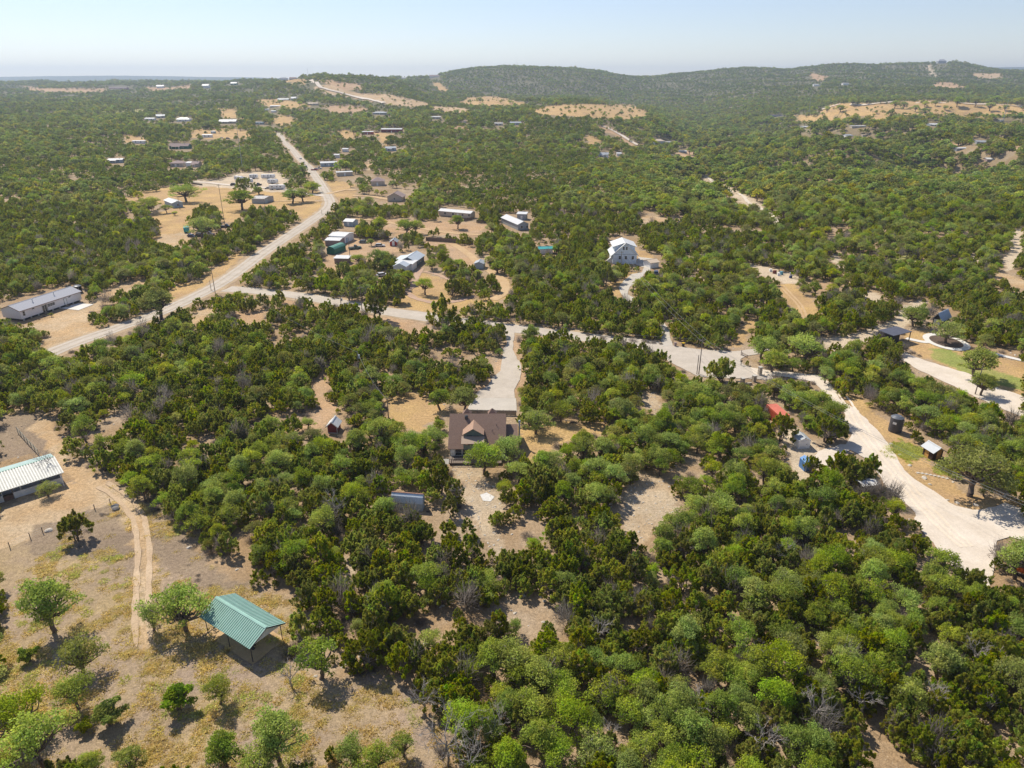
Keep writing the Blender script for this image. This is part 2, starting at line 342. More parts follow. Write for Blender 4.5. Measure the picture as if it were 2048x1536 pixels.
# ---------------------------------------------------------------- the ground sheet
def build_ground():
    ys=[-160.0]
    while ys[-1]<14000:
        y=ys[-1]; d=.55 if 50<y<180 else (1.0 if 20<y<300 else (4 if y<20 else max(1.2,y*.0048)))
        ys.append(y+d)
    ys=np.array(ys); NC=560
    s=np.linspace(-1,1,NC); Y,Sx=np.meshgrid(ys,s,indexing='ij')
    X=Sx*(90+np.maximum(Y,-60)*.92+np.clip(Y-2500,0,None)*.3)
    Z=terr(X,Y); n=X.size
    px,py=proj(X,Y,Z)
    # noisy lookup so that class borders are irregular
    jn=(fbm(X/3.0,Y/3.0,21,3)-.5)*2; jm=(fbm(X/3.0,Y/3.0,22,3)-.5)*2
    sc=F/np.maximum(Y*CP+CAMZ*SP,40)
    jA=(fbm(X/16,Y/16,24,3)-.5)*2; jB=(fbm(X/16,Y/16,25,3)-.5)*2; wf=np.clip((Y-180)/900,0,1)*14
    qx0,qy0=proj(X+jn*1.6+jA*wf,Y+jm*1.6+jB*wf,Z)
    qx=np.clip((qx0/2).astype(int),0,MW-1); qy=np.clip((qy0/2).astype(int),0,MH-1)
    inside=(px>-60)&(px<2108)&(py>0)&(py<1600)&(Y>30)
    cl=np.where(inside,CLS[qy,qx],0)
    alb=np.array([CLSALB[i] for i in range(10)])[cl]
    # tone changes of the land itself
    nA=fbm(X/9,Y/9,31,4)[...,None]; nB=fbm(X/26,Y/26,33,3)[...,None]; nC=fbm(X/2.2,Y/2.2,35,3)[...,None]
    for k,(c2,amt) in {0:((.44,.34,.24),.8),6:((.42,.31,.17),1.0),1:((.42,.27,.15),.8),2:((.56,.44,.30),.8),4:((.5,.36,.24),.7),7:((.33,.25,.16),.6),9:((.55,.46,.34),.7),5:((.42,.33,.13),.7),8:((.42,.38,.17),.7),3:((.5,.4,.28),.6)}.items():
        w=np.clip((nA-.38)*3.2,0,1)*.6+np.clip((nC-.4)*3,0,1)*.4
        msk=(cl==k)[...,None]
        alb=np.where(msk,alb*(1-w*amt)+np.array(c2)*w*amt,alb)
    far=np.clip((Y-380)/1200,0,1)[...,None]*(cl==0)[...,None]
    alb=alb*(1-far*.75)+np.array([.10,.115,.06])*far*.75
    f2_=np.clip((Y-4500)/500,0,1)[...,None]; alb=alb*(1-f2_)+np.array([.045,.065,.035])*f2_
    rows,cols=X.shape; me=bpy.data.meshes.new('ground')
    idx=np.arange(n).reshape(rows,cols)
    q=np.stack([idx[:-1,:-1],idx[:-1,1:],idx[1:,1:],idx[1:,:-1]],-1).reshape(-1,4)
    me.vertices.add(n); me.vertices.foreach_set('co',np.stack([X,Y,Z],-1).reshape(-1))
    me.loops.add(q.size); me.loops.foreach_set('vertex_index',q.reshape(-1).astype(np.int32))
    me.polygons.add(len(q)); me.polygons.foreach_set('loop_start',np.arange(0,q.size,4,dtype=np.int32))
    me.polygons.foreach_set('use_smooth',np.ones(len(q),bool))
    me.update(calc_edges=True)
    ca=me.color_attributes.new('gcol','FLOAT_COLOR','POINT')
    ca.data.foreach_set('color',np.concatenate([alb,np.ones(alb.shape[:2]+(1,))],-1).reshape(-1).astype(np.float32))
    m=bpy.data.materials.new('dry_soil'); m.use_nodes=True; N=m.node_tree.nodes; L=m.node_tree.links; b=N['Principled BSDF']
    b.inputs['Roughness'].default_value=.95; b.inputs['Specular IOR Level'].default_value=.1
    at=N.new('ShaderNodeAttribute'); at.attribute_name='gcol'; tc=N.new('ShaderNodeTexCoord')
    def noise(sc,de=6,ro=.6):
        t=N.new('ShaderNodeTexNoise'); t.inputs['Scale'].default_value=sc; t.inputs['Detail'].default_value=de; t.inputs['Roughness'].default_value=ro
        L.new(tc.outputs['Object'],t.inputs['Vector']); return t.outputs['Fac']
    def mr(src,a,b2,c,d):
        t=N.new('ShaderNodeMapRange'); t.inputs[1].default_value=a; t.inputs[2].default_value=b2; t.inputs[3].default_value=c; t.inputs[4].default_value=d
        L.new(src,t.inputs[0]); return t.outputs[0]
    def mulc(c,f):
        t=N.new('ShaderNodeMixRGB'); t.blend_type='MULTIPLY'; t.inputs[0].default_value=1; L.new(c,t.inputs[1]); L.new(f,t.inputs[2]); return t.outputs[0]
    n1=noise(1.7,8,.75); n2=noise(.09,5,.6); n3=noise(5.5,4,.7)
    c=mulc(at.outputs['Color'],mr(n1,.3,.7,.60,1.36)); c=mulc(c,mr(n2,.3,.7,.86,1.14)); c=mulc(c,mr(n3,.32,.68,.66,1.3))
    # scattered pale stones
    vo=N.new('ShaderNodeTexVoronoi'); vo.inputs['Scale'].default_value=2.3; L.new(tc.outputs['Object'],vo.inputs['Vector'])
    st=mr(vo.outputs['Distance'],.10,.16,1,0); gate=mr(noise(.35,3),.52,.62,0,.8)
    mm=N.new('ShaderNodeMath'); mm.operation='MULTIPLY'; L.new(st,mm.inputs[0]); L.new(gate,mm.inputs[1])
    mx=N.new('ShaderNodeMixRGB'); L.new(mm.outputs[0],mx.inputs[0]); L.new(c,mx.inputs[1]); mx.inputs[2].default_value=(.56,.5,.42,1)
    L.new(mx.outputs[0],b.inputs['Base Color'])
    bp=N.new('ShaderNodeBump'); bp.inputs['Strength'].default_value=.7; bp.inputs['Distance'].default_value=.25; L.new(n1,bp.inputs['Height']); L.new(bp.outputs[0],b.inputs['Normal'])
    me.materials.append(m); o=bpy.data.objects.new('ground',me); COL.objects.link(o); tag(o,kind='structure')
build_ground()
# ---------------------------------------------------------------- sheets laid on the ground (roads, drives, paths)
def smoothline(pts,n=6):
    P=[np.array(p,float) for p in pts]; out=[]
    for i in range(len(P)-1):
        a=P[max(i-1,0)]; b=P[i]; c=P[i+1]; d=P[min(i+2,len(P)-1)]
        for k in range(n):
            t=k/n; out.append(.5*((2*b)+(-a+c)*t+(2*a-5*b+4*c-d)*t*t+(-a+3*b-3*c+d)*t**3))
    out.append(P[-1]); return out
def sheet(name,wp,material,off=.06,cell=3.0,jit=.25,kind='structure',maskgrow=1,label=None,keep=True,thick=0):
    """wp: world outline [(x,y)..]; filled, draped over the ground"""
    pts=[]; n=len(wp)
    for i in range(n):
        a=np.array(wp[i][:2],float); b=np.array(wp[(i+1)%n][:2],float); L=np.hypot(*(b-a)); k=max(1,int(L/max(1.0,cell*.5)))
        for j in range(k):
            p=a+(b-a)*j/k
            if jit: p=p+np.array([float(vnoise(p[0]/1.7,p[1]/1.7,91))-.5,float(vnoise(p[0]/1.7,p[1]/1.7,92))-.5])*2*jit
            pts.append(p)
    B=np.array(pts); nb=len(B)
    x0,y0=B.min(0); x1,y1=B.max(0)
    ix=[]; 
    gx=np.arange(x0+cell/2,x1,cell); gy=np.arange(y0+cell/2,y1,cell)
    X,Y=np.meshgrid(gx,gy); X=X.ravel(); Y=Y.ravel(); ins=np.zeros(len(X),bool)
    for i in range(nb):
        ax,ay=B[i]; bx,by=B[(i+1)%nb]
        c=((ay>Y)!=(by>Y))
        if ay!=by: ins^=c&(X<(bx-ax)*(Y-ay)/(by-ay)+ax)
    V=[Vector(p) for p in B]+[Vector((a,b)) for a,b in zip(X[ins],Y[ins])]
    E=[(i,(i+1)%nb) for i in range(nb)]
    vs,es,fs,_,_,_=delaunay_2d_cdt(V,E,[list(range(nb))],1,1e-4)
    xs=np.array([v.x for v in vs]); yy=np.array([v.y for v in vs]); zz=terr(xs,yy)+off+np.clip(yy-300,0,None)*.0005
    me=bpy.data.meshes.new(name); me.from_pydata(list(zip(xs,yy,zz)),[],[f for f in fs])
    me.materials.append(material); me.update()
    bm=bmesh.new(); bm.from_mesh(me)
    for f in bm.faces:
        if f.normal.z<0: f.normal_flip()
    if thick:
        r=bmesh.ops.extrude_face_region(bm,geom=bm.faces[:])
        for v in [g for g in r['geom'] if isinstance(g,bmesh.types.BMVert)]: v.co.z+=thick
    bm.to_mesh(me); bm.free()
    o=bpy.data.objects.new(name,me); COL.objects.link(o)
    if kind: tag(o,kind=kind)
    if keep:
        px,py=proj(B[:,0],B[:,1],terr(B[:,0],B[:,1])); fillpoly(KEEP,list(zip(px,py)),True,maskgrow)
    return o
def psheet(name,pp,material,**k): return sheet(name,[G(*p)[:2] for p in pp],material,**k)
def ribbon(name,pp,w,material,world=False,**k):
    c=[np.array(p,float) if world else G(*p)[:2] for p in pp]; c=smoothline(c,6); n=len(c)
    ws=w if isinstance(w,(list,tuple)) else [w]*len(pp)
    wi=np.interp(np.linspace(0,len(pp)-1,n),range(len(pp)),ws)
    Lf=[];Rt=[]
    for i in range(n):
        d=c[min(i+1,n-1)]-c[max(i-1,0)]; d=d/np.hypot(*d); q=np.array([-d[1],d[0]]); Lf.append(c[i]+q*wi[i]/2); Rt.append(c[i]-q*wi[i]/2)
    return sheet(name,Lf+Rt[::-1],material,**k)
def roadmat(name,col,col2,tr=.12):
    m=bpy.data.materials.new(name); m.use_nodes=True; N=m.node_tree.nodes; L=m.node_tree.links; b=N['Principled BSDF']
    b.inputs['Roughness'].default_value=.92; b.inputs['Specular IOR Level'].default_value=.15
    tc=N.new('ShaderNodeTexCoord'); 
    n1=N.new('ShaderNodeTexNoise'); n1.inputs['Scale'].default_value=.22; n1.inputs['Detail'].default_value=9; n1.inputs['Roughness'].default_value=.72
    n2=N.new('ShaderNodeTexNoise'); n2.inputs['Scale'].default_value=4; n2.inputs['Detail'].default_value=5
    r=N.new('ShaderNodeValToRGB'); r.color_ramp.elements[0].position=.36; r.color_ramp.elements[1].position=.64; r.color_ramp.elements[0].color=(*col2,1); r.color_ramp.elements[1].color=(*col,1)
    mx=N.new('ShaderNodeMixRGB'); mx.blend_type='MULTIPLY'; mx.inputs[0].default_value=1; mr=N.new('ShaderNodeMapRange'); mr.inputs[3].default_value=1-tr*2; mr.inputs[4].default_value=1+tr*2
    L.new(tc.outputs['Object'],n1.inputs[0]); L.new(tc.outputs['Object'],n2.inputs[0]); L.new(n1.outputs['Fac'],r.inputs[0]); L.new(n2.outputs['Fac'],mr.inputs[0]); L.new(r.outputs[0],mx.inputs[1]); L.new(mr.outputs[0],mx.inputs[2]); L.new(mx.outputs[0],b.inputs['Base Color'])
    bp=N.new('ShaderNodeBump'); bp.inputs['Strength'].default_value=.3; bp.inputs['Distance'].default_value=.04; L.new(n2.outputs['Fac'],bp.inputs['Height']); L.new(bp.outputs[0],b.inputs['Normal'])
    return m
M_ASPH=roadmat('worn_pale_asphalt',(.56,.49,.41),(.46,.40,.33)); M_CAL=roadmat('caliche_gravel',(.71,.62,.52),(.60,.51,.41),.1)
M_CONC=roadmat('concrete',(.55,.50,.43),(.48,.43,.37),.08); M_RUT=roadmat('pale_rut_dirt',(.56,.42,.28),(.46,.33,.21),.2); M_DIRT=roadmat('packed_dirt',(.58,.41,.235),(.48,.32,.17)); M_SHO=roadmat('road_shoulder_dirt',(.5,.38,.25),(.38,.27,.16),.2)
M_WCONC=roadmat('white_concrete',(.72,.69,.64),(.66,.62,.56),.04); M_GAP=roadmat('mulch_bed',(.16,.11,.08),(.09,.065,.05),.3); M_ASH=roadmat('white_ash',(.75,.73,.7),(.55,.52,.48),.15); M_BRICK=roadmat('reddish_paved_path',(.52,.36,.26),(.42,.28,.2),.15)
R1=[(62,722),(90,711),(140,690),(230,658),(300,633),(370,603),(430,573),(480,540),(530,503),(580,470),(625,440),(652,420),(660,404),(648,380),(636,360),(618,335),(600,318),(583,298),(568,282),(557,266)]
ribbon('road_shoulder',R1,9.5,M_SHO,off=.03,cell=4,jit=.9,maskgrow=0); ribbon('main_road',R1,6.3,M_ASPH,off=.07,cell=3,maskgrow=0,jit=.2)
R2=[(452,578),(520,583),(600,592),(680,606),(760,621),(830,631),(900,641),(1010,655),(1080,664),(1150,672),(1220,681),(1290,690),(1345,704)]
ribbon('side_road_shoulder',R2,10,M_SHO,off=.04,cell=4,jit=.9,maskgrow=0,keep=False); ribbon('side_road',R2,[7,6.5,6.5,6.5,7,8,7.5,7,7,7,7.5,8,10],M_ASPH,off=.085,cell=3,maskgrow=0,jit=.2,keep=False)
fillpoly(BASE,[(450,570),(600,583),(830,622),(1010,646),(1290,680),(1345,692),(1345,714),(1220,692),(1080,674),(830,642),(600,600),(450,588)])
fillpoly(KEEP,[(450,576),(600,588),(700,606),(860,632),(866,642),(820,640),(690,612),(600,597),(450,584)]); fillpoly(KEEP,[(1010,650),(1080,660),(1090,668),(1020,662)]); fillpoly(KEEP,[(1140,668),(1200,676),(1195,686),(1150,680)])
psheet('paved_turning_area',[(1322,690),(1345,692),(1400,699),(1460,703),(1545,696),(1560,704),(1492,712),(1480,720),(1486,730),(1545,752),(1548,762),(1510,758),(1450,757),(1395,753),(1345,728),(1318,708)],M_ASPH,off=.10,cell=2.5)
psheet('caliche_road',[(1500,735),(1545,742),(1640,752),(1662,766),(1676,797),(1718,823),(1757,865),(1783,896),(1796,927),(1833,961),(1875,990),(1911,1013),(1942,1020),(1992,1016),(2010,1006),(2090,1040),(2090,1090),(2020,1075),(1992,1082),(1990,1130),(1975,1180),(1935,1165),(1890,1112),(1838,1060),(1825,1018),(1783,984),(1763,964),(1757,948),(1739,920),(1700,900),(1650,935),(1630,935),(1635,903),(1690,888),(1703,868),(1690,852),(1687,826),(1661,800),(1626,764),(1560,752),(1510,752)],M_CAL,off=.12,cell=2.2,jit=.4)
M_TRK=roadmat('pale_wheel_track',(.78,.67,.55),(.66,.55,.42),.12)
for k,dx in enumerate((-9,3,16)): ribbon('wheel_track',[(1665+dx,780),(1690+dx,812),(1712+dx,850),(1745+dx,895),(1790+dx,948),(1835+dx,1003),(1880+dx,1050),(1930+dx,1095)],.55,M_TRK,off=.15,cell=1.2,jit=.18,keep=False)
M_TRG=roadmat('worn_wheel_track',(.52,.435,.34),(.40,.33,.25),.2)
for w_ in(-1.5,1.5):
    c_=smoothline([G(*p)[:2] for p in R1],4); o_=[]
    for i in range(len(c_)): d_=c_[min(i+1,len(c_)-1)]-c_[max(i-1,0)]; d_=d_/np.hypot(*d_); o_.append(c_[i]+np.array([-d_[1],d_[0]])*w_)
    ribbon('wheel_track',o_,.7,M_TRG,world=True,off=.10,cell=2,jit=.2,keep=False)
psheet('house_driveway',[(1010,655),(1030,660),(1025,700),(1043,733),(1040,760),(1028,780),(1030,797),(945,797),(958,782),(976,772),(986,755),(1002,742),(1004,720),(1006,700),(1013,688),(1010,670)],M_ASPH,off=.11,cell=2.5)
psheet('concrete_apron',[(944,797),(1032,797),(1034,824),(934,822)],M_CONC,off=.12,cell=2.5,jit=.05)
psheet('hillside_driveway',[(1277,514),(1316,519),(1302,530),(1300,545),(1288,548),(1282,560),(1270,568),(1258,575),(1256,590),(1276,600),(1262,606),(1247,598),(1237,575),(1248,561),(1264,548),(1284,545),(1288,535),(1272,530)],M_CONC,off=.1,cell=2.5)
psheet('lower_driveway',[(1322,640),(1336,655),(1346,692),(1324,693),(1320,668)],M_CONC,off=.13,cell=2.5)
psheet('pale_gravel_drive',[(1800,702),(1850,722),(1940,748),(1975,768),(2000,779),(2080,800),(2080,850),(2010,820),(1940,790),(1905,772),(1860,752),(1830,737),(1802,718)],M_CAL,off=.1,cell=2.5,jit=.4)
psheet('concrete_pad',[(120,617),(157,607),(188,609),(157,621)],M_WCONC,off=.1,jit=0,cell=2)
ribbon('garden_walk',[(1812,677),(1830,681),(1850,684.5),(1864,682),(1868,678.5),(1884,677)],2.0,M_WCONC,off=.12,cell=1.5,jit=.03)
c0=G(1892,684)
sheet('ring_walk',[(c0[0]+math.cos(t)*5.6,c0[1]+math.sin(t)*7.5) for t in np.linspace(0,2*math.pi,24)[:-1]],M_WCONC,off=.13,cell=1.5,jit=0)
sheet('mulch_bed',[(c0[0]+math.cos(t)*4.0,c0[1]+math.sin(t)*5.4) for t in np.linspace(0,2*math.pi,24)[:-1]],M_GAP,off=.16,cell=1.5,jit=0)
ribbon('white_path',[(1975,704),(2005,712),(2048,722),(2090,730)],1.8,M_WCONC,off=.12,cell=1.5,jit=.03)
ribbon('garden_path',[(842,537),(833,552),(826,570),(815,582),(822,592),(845,601),(880,606),(915,602),(950,592)],2.6,M_BRICK,off=.1,cell=2)
ribbon('garden_path',[(848,543),(868,547),(890,555),(905,563)],2.0,M_BRICK,off=.1,cell=2)
ribbon('dirt_drive',[(905,488),(925,500),(945,515),(960,530),(1005,560),(1008,585),(985,600)],3.5,M_DIRT,off=.09,cell=2)
ribbon('pale_drive',[(960,470),(900,466),(860,460),(800,450),(760,442),(700,438)],3,M_DIRT,off=.09,cell=3)
ribbon('trailer_lot_drive',[(385,364),(420,366),(455,370),(500,374),(560,378),(600,386),(648,392)],4.5,M_CAL,off=.12,cell=3)
ribbon('field_drive',[(500,407),(540,404),(580,402),(640,403)],3.0,M_DIRT,off=.12,cell=3)
ribbon('pale_drive',[(705,392),(740,393),(770,398),(800,402),(820,402)],4,M_DIRT,off=.12,cell=3)
ribbon('pale_drive',[(655,388),(690,380),(710,381)],4,M_DIRT,off=.12,cell=3)
ribbon('hill_road',[(1276,291),(1255,279),(1235,267),(1218,258),(1204,253)],6,M_CAL,off=.5,cell=6)
ribbon('ridge_road',[(768,207),(740,200),(705,193),(672,184),(650,178),(636,170),(622,161)],9,M_CAL,off=1.0,cell=12)
ribbon('rock_track',[(1405,350),(1425,363),(1455,378),(1490,397),(1520,417),(1545,433),(1555,446)],2.6,M_CAL,off=.15,cell=2,jit=.5,maskgrow=0)
for dx in(-4,4): ribbon('wheel_rut',[(1563+dx,572),(1582+dx,592),(1600+dx,612),(1612+dx,640)],.8,M_DIRT,off=.1,cell=1.5,jit=.1)
for k_ in(-.85,.85):
    c_=smoothline([G(*p)[:2] for p in[(205,970),(240,992),(266,1020),(280,1050),(287,1100),(286,1150),(284,1200),(283,1240),(288,1290)]],5); o_=[]
    for i in range(len(c_)): d_=c_[min(i+1,len(c_)-1)]-c_[max(i-1,0)]; d_=d_/np.hypot(*d_); o_.append(c_[i]+np.array([-d_[1],d_[0]])*k_)
    nn_=len(o_); ribbon('wheel_rut',o_,[.85+.12*math.sin(i*1.3) for i in range(nn_-3)]+[.7,.4,.1],M_RUT,world=True,off=.09,cell=1,jit=.12,maskgrow=4)

psheet('ash_patch',[(960,990),(975,986),(986,994),(980,1004),(964,1003)],M_ASH,off=.05,cell=.6,jit=.3,maskgrow=3)
for a in (0,1):
    ribbon('field_track',[(1700,210),(1760,207),(1850,205),(1930,208),(2048,214)] if a==0 else [(1638,222),(1655,216),(1680,209)],7,M_CAL,off=1.0,cell=20,jit=1)

# ---------------------------------------------------------------- foliage meshes
leafmat('juniper_leaf',(.325,.385,.032),.014,.26); leafmat('oak_leaf',(.34,.43,.066),.016,.24); leafmat('bright_leaf',(.27,.36,.04),.02,.15)
leafmat('twig_grey',(.27,.235,.2),.01,.25); leafmat('grass_blade',(.74,.64,.24),.015,.15)
M_BARK=mat('bark',(.17,.13,.105),.95,.3,6); M_DEAD=mat('dead_wood',(.42,.37,.33),.9,.3,5)
def quads_mesh(name,P,Nn,U,hw,hl,tint,material,extra=None,extra_mat=None,tri=False):
    """P centres, Nn normals, U long direction; hw,hl half sizes; tint (n,3)"""
    n=len(P); R=np.cross(Nn,U); R/=np.linalg.norm(R,axis=1,keepdims=True)+1e-9
    hw=np.broadcast_to(hw,(n,))[:,None]; hl=np.broadcast_to(hl,(n,))[:,None]
    if tri: V=np.stack([P-R*hw-U*hl,P+R*hw-U*hl*.6,P+U*hl],1); k=3
    else: V=np.stack([P-R*hw*.7-U*hl,P+R*hw-U*hl*.5,P+R*hw*.6+U*hl,P-R*hw+U*hl*.6],1); k=4
    verts=V.reshape(-1,3); nf=n
    ev=[];ef=[]
    if extra: ev=extra.v; ef=extra.f
    allv=np.concatenate([verts,np.array(ev)]) if ev else verts
    me=bpy.data.meshes.new(name); me.vertices.add(len(allv)); me.vertices.foreach_set('co',allv.reshape(-1))
    lv=list(range(n*k)); starts=list(range(0,n*k,k)); 
    off=n*k; cur=n*k
    for f in ef: starts.append(cur); lv+=[a+off for a in f]; cur+=len(f)
    me.loops.add(len(lv)); me.loops.foreach_set('vertex_index',np.array(lv,np.int32))
    me.polygons.add(len(starts)); me.polygons.foreach_set('loop_start',np.array(starts,np.int32))
    me.materials.append(material)
    if ef:
        me.materials.append(extra_mat); me.polygons.foreach_set('material_index',np.array([0]*n+[1]*len(ef),np.int32))
    me.update(calc_edges=True)
    ca=me.color_attributes.new('tint','FLOAT_COLOR','POINT')
    t=np.ones((len(allv),4)); t[:n*k,:3]=np.repeat(tint,k,axis=0); ca.data.foreach_set('color',t.reshape(-1).astype(np.float32))
    return me
def rdir(n,r): 
    v=r.normal(size=(n,3)); return v/np.linalg.norm(v,axis=1,keepdims=True)
def limb(mb,p0,p1,r0,r1,r,bend=.12,seg=3,n=5):
    p0=np.array(p0,float);p1=np.array(p1,float); L=np.linalg.norm(p1-p0); prev=p0
    for i in range(1,seg+1):
        t=i/seg; q=p0+(p1-p0)*t+(r.normal(size=3)*bend*L*(1 if i<seg else 0)*.6)
        mb.tube(prev,q,r0+(r1-r0)*(i-1)/seg,r0+(r1-r0)*t,n,0,False); prev=q
def juniper(seed,nspire,per,hw,hl,H=5.0,R=2.3,trunks=4,twigs=14,lod=False):
    r=np.random.default_rng(seed); P=[];U=[];T=[]; tr=MB(); tw=MB()
    ph=r.uniform(0,6.28,3); asym=r.uniform(.7,1.3)
    for i in range(nspire):
        a=r.uniform(0,6.28); v=r.uniform(0,1)**.8; rr=R*(1+.18*math.sin(2*a+ph[0])+.13*math.sin(3*a+ph[1]))
        rad=rr*math.sqrt(1-v*v*.92)*(r.uniform(.72,1.0) if r.random()<.8 else r.uniform(.2,.7)); z0=H*(.24+.56*v)+r.normal()*.12*H*.5
        c=np.array([math.cos(a)*rad*asym**.5,math.sin(a)*rad/asym**.5,z0])
        out=np.array([math.cos(a)*(1-v),math.sin(a)*(1-v),.55+.9*v]); out=out/np.linalg.norm(out)+r.normal(size=3)*.18; out/=np.linalg.norm(out)
        L=r.uniform(.5,1.05)*R/2.3; wd=r.uniform(.36,.58)*R/2.3
        t=r.uniform(0,1,per)**.8; side=rdir(per,r); side-=out*(side@out)[:,None]; side/=np.linalg.norm(side,axis=1,keepdims=True)+1e-9
        p=c+out*(t[:,None]-.35)*L+side*((1-t*.85)*wd*r.uniform(.35,1,per))[:,None]
        u=out*.9+side*.75+rdir(per,r)*.4; u/=np.linalg.norm(u,axis=1,keepdims=True)
        P.append(p);U.append(u); b=r.uniform(.72,1.3)*np.array([1,1,1])*np.array([1+r.normal()*.1,1,1+r.normal()*.12])
        tt=b[None,:]*r.uniform(.75,1.25,(per,1)); dead=r.random(per)<.05; tt[dead]=np.array([2.2,1.35,4.0])*.8; T.append(tt)
        if not lod and i%2==0: 
            base=np.array([r.normal()*.25,r.normal()*.25,H*.18]); limb(tw,base,c+out*L*.2,.045,.015,r,.1,2,3)
    for k in range(trunks):
        a=6.28*k/trunks+r.uniform(-.5,.5); 
        if lod and k>0: break
        limb(tr,(math.cos(a)*.18,math.sin(a)*.18,-.3),(math.cos(a)*R*r.uniform(.25,.5),math.sin(a)*R*r.uniform(.25,.5),H*r.uniform(.5,.75)),.13,.035,r,.12,4,5 if not lod else 3)
    P=np.concatenate(P);U=np.concatenate(U);T=np.concatenate(T)
    cen=np.array([0,0,H*.35]); o=P-cen; o/=np.linalg.norm(o,axis=1,keepdims=True)
    Nn=np.cross(U,rdir(len(P),r)); Nn/=np.linalg.norm(Nn,axis=1,keepdims=True)+1e-9
    sz=r.uniform(.7,1.3,len(P))
    return P,Nn,U,hw*sz,hl*sz,T,tr,tw
def oak(seed,nl,per,hw,hl,H=6.2,R=3.0,lod=False,sparse=0.0):
    r=np.random.default_rng(seed); P=[];N_=[];T=[]; tr=MB(); tw=MB(); ph=r.uniform(0,6.28,2)
    hub=np.array([r.normal()*.3,r.normal()*.3,H*.3]); limb(tr,(0,0,-.3),hub,.26,.2,r,.06,3,7 if not lod else 4)
    nl=int(nl*1.7); per=int(per*.62); ax=r.uniform(.8,1.2)
    for i in range(nl):
        a=2.399963*i+r.uniform(-.5,.5); v=(i+.5)/nl; rad=R*.84*math.sqrt(v)*(1+.2*math.sin(2*a+ph[0])+.14*math.sin(3*a+ph[1]))*r.uniform(.8,1.12)
        lr=R*r.uniform(.16,.34)*(1.12-.25*v); z=H*(.80-.36*v**1.5)+r.normal()*.38
        c=np.array([math.cos(a)*rad*ax,math.sin(a)*rad/ax,z])
        n=int(per*(lr/(R*.33))**2); d=rdir(n,r); d[:,2]=np.abs(d[:,2])*1.05-.32; d/=np.linalg.norm(d,axis=1,keepdims=True)
        bum=1+.16*np.sin(d[:,0]*7+i)+.14*np.sin(d[:,1]*8+2*i)+.1*np.sin(d[:,2]*9)
        p=c+d*(lr*bum*r.uniform(.55,1.18,n))[:,None]*np.array([1,1,r.uniform(.65,1.0)])
        P.append(p); nn=d+rdir(n,r)*.85; N_.append(nn/np.linalg.norm(nn,axis=1,keepdims=True))
        b=r.uniform(.78,1.25); tt=np.array([b*(1+r.normal()*.08),b,b*(1+r.normal()*.1)])[None,:]*r.uniform(.75,1.28,(n,1)); T.append(tt)
        limb(tr,hub,c-np.array([0,0,lr*.3]),.12,.04,r,.12,3,5 if not lod else 3)
        if not lod:
            for q in range(4): 
                e=c+rdir(1,r)[0]*lr*.85; tw.tube(c-np.array([0,0,lr*.2]),e,.03,.012,3,0,False)
    P=np.concatenate(P);N_=np.concatenate(N_);T=np.concatenate(T)
    if sparse: k=r.random(len(P))>sparse; P=P[k];N_=N_[k];T=T[k]
    U=np.cross(N_,rdir(len(P),r)); U/=np.linalg.norm(U,axis=1,keepdims=True)+1e-9; sz=r.uniform(.7,1.3,len(P))
    return P,N_,U,hw*sz,hl*sz,T,tr,tw
def crown_mesh(nm,D,m,tri=False):
    P,Nn,U,hw,hl,T,tr,tw=D; return quads_mesh(nm,P,Nn,U,hw,hl,T,m,tw if tw.f else None,M_DEAD,tri)
def trunk_mesh(nm,tr,m=None):
    me=bpy.data.meshes.new(nm); me.from_pydata(tr.v,[],tr.f); me.materials.append(m or M_BARK); me.polygons.foreach_set('use_smooth',[True]*len(tr.f)); return me
JUN=[];OAK=[]
for i in range(9):
    D=juniper(100+i,62+i%3*7,115,.065,.12,H=[4.9,5.4,4.4,5.8,5.0,4.6,5.3,6.0,4.8][i],R=[2.3,2.1,2.5,2.2,2.7,2.0,2.4,1.8,2.6][i]); JUN.append((crown_mesh('juniper_crown',D,MATS['juniper_leaf']),trunk_mesh('juniper_trunk',D[6])))
for i in range(8):
    D=oak(200+i,15+i%3*3,400,.075,.095,H=[6.0,5.6,6.6,5.2,6.2,5.8,6.8,5.0][i],R=[2.9,3.2,2.7,2.6,3.3,2.5,3.0,2.9][i],sparse=.12+.3*(i%4==3)); OAK.append((crown_mesh('oak_crown',D,MATS['oak_leaf']),trunk_mesh('oak_trunk',D[6])))
D=oak(300,12,200,.07,.17,H=2.4,R=1.6); BRI=[(crown_mesh('shrub_foliage',D,MATS['bright_leaf']),trunk_mesh('shrub_stem',D[6]))]
def joined(nm,pair_data,m,tone=(1,1,1)):
    P,Nn,U,hw,hl,T,tr,tw=pair_data; T=T*np.array(tone)
    ex=MB(); ex.add(tr.v,tr.f); 
    if tw.f: ex.add(tw.v,tw.f)
    return quads_mesh(nm,P,Nn,U,hw,hl,T,m,ex,M_BARK)
def srccol(nm,meshes):
    c=bpy.data.collections.new(nm)
    for i,me in enumerate(meshes):
        o=bpy.data.objects.new('%s_%02d'%(nm,i),me); c.objects.link(o)
    return c
SRC={}
mid=[joined('juniper_tree_form',juniper(100+i,58,75,.08,.15,H=[4.9,5.4,4.4,5.8,5.0,4.6,5.3,6.0][i],R=[2.3,2.1,2.5,2.2,2.7,2.0,2.4,1.8][i],lod=True),MATS['juniper_leaf']) for i in range(8)]
SRC['jn']=srccol('juniper_forms',mid)
SRC['on']=srccol('oak_forms',[joined('oak_tree_form',oak(200+i,16,220,.10,.12,H=[6.0,5.6,6.6,5.2,6.2,5.8][i],R=[2.9,3.2,2.7,2.6,3.3,2.5][i],lod=True,sparse=.1),MATS['oak_leaf'],[(1,1,1),(1,1,1),(1.25,1.1,.75),(1,1,1),(1.0,.86,1.35),(.9,.95,.95)][i]) for i in range(6)])
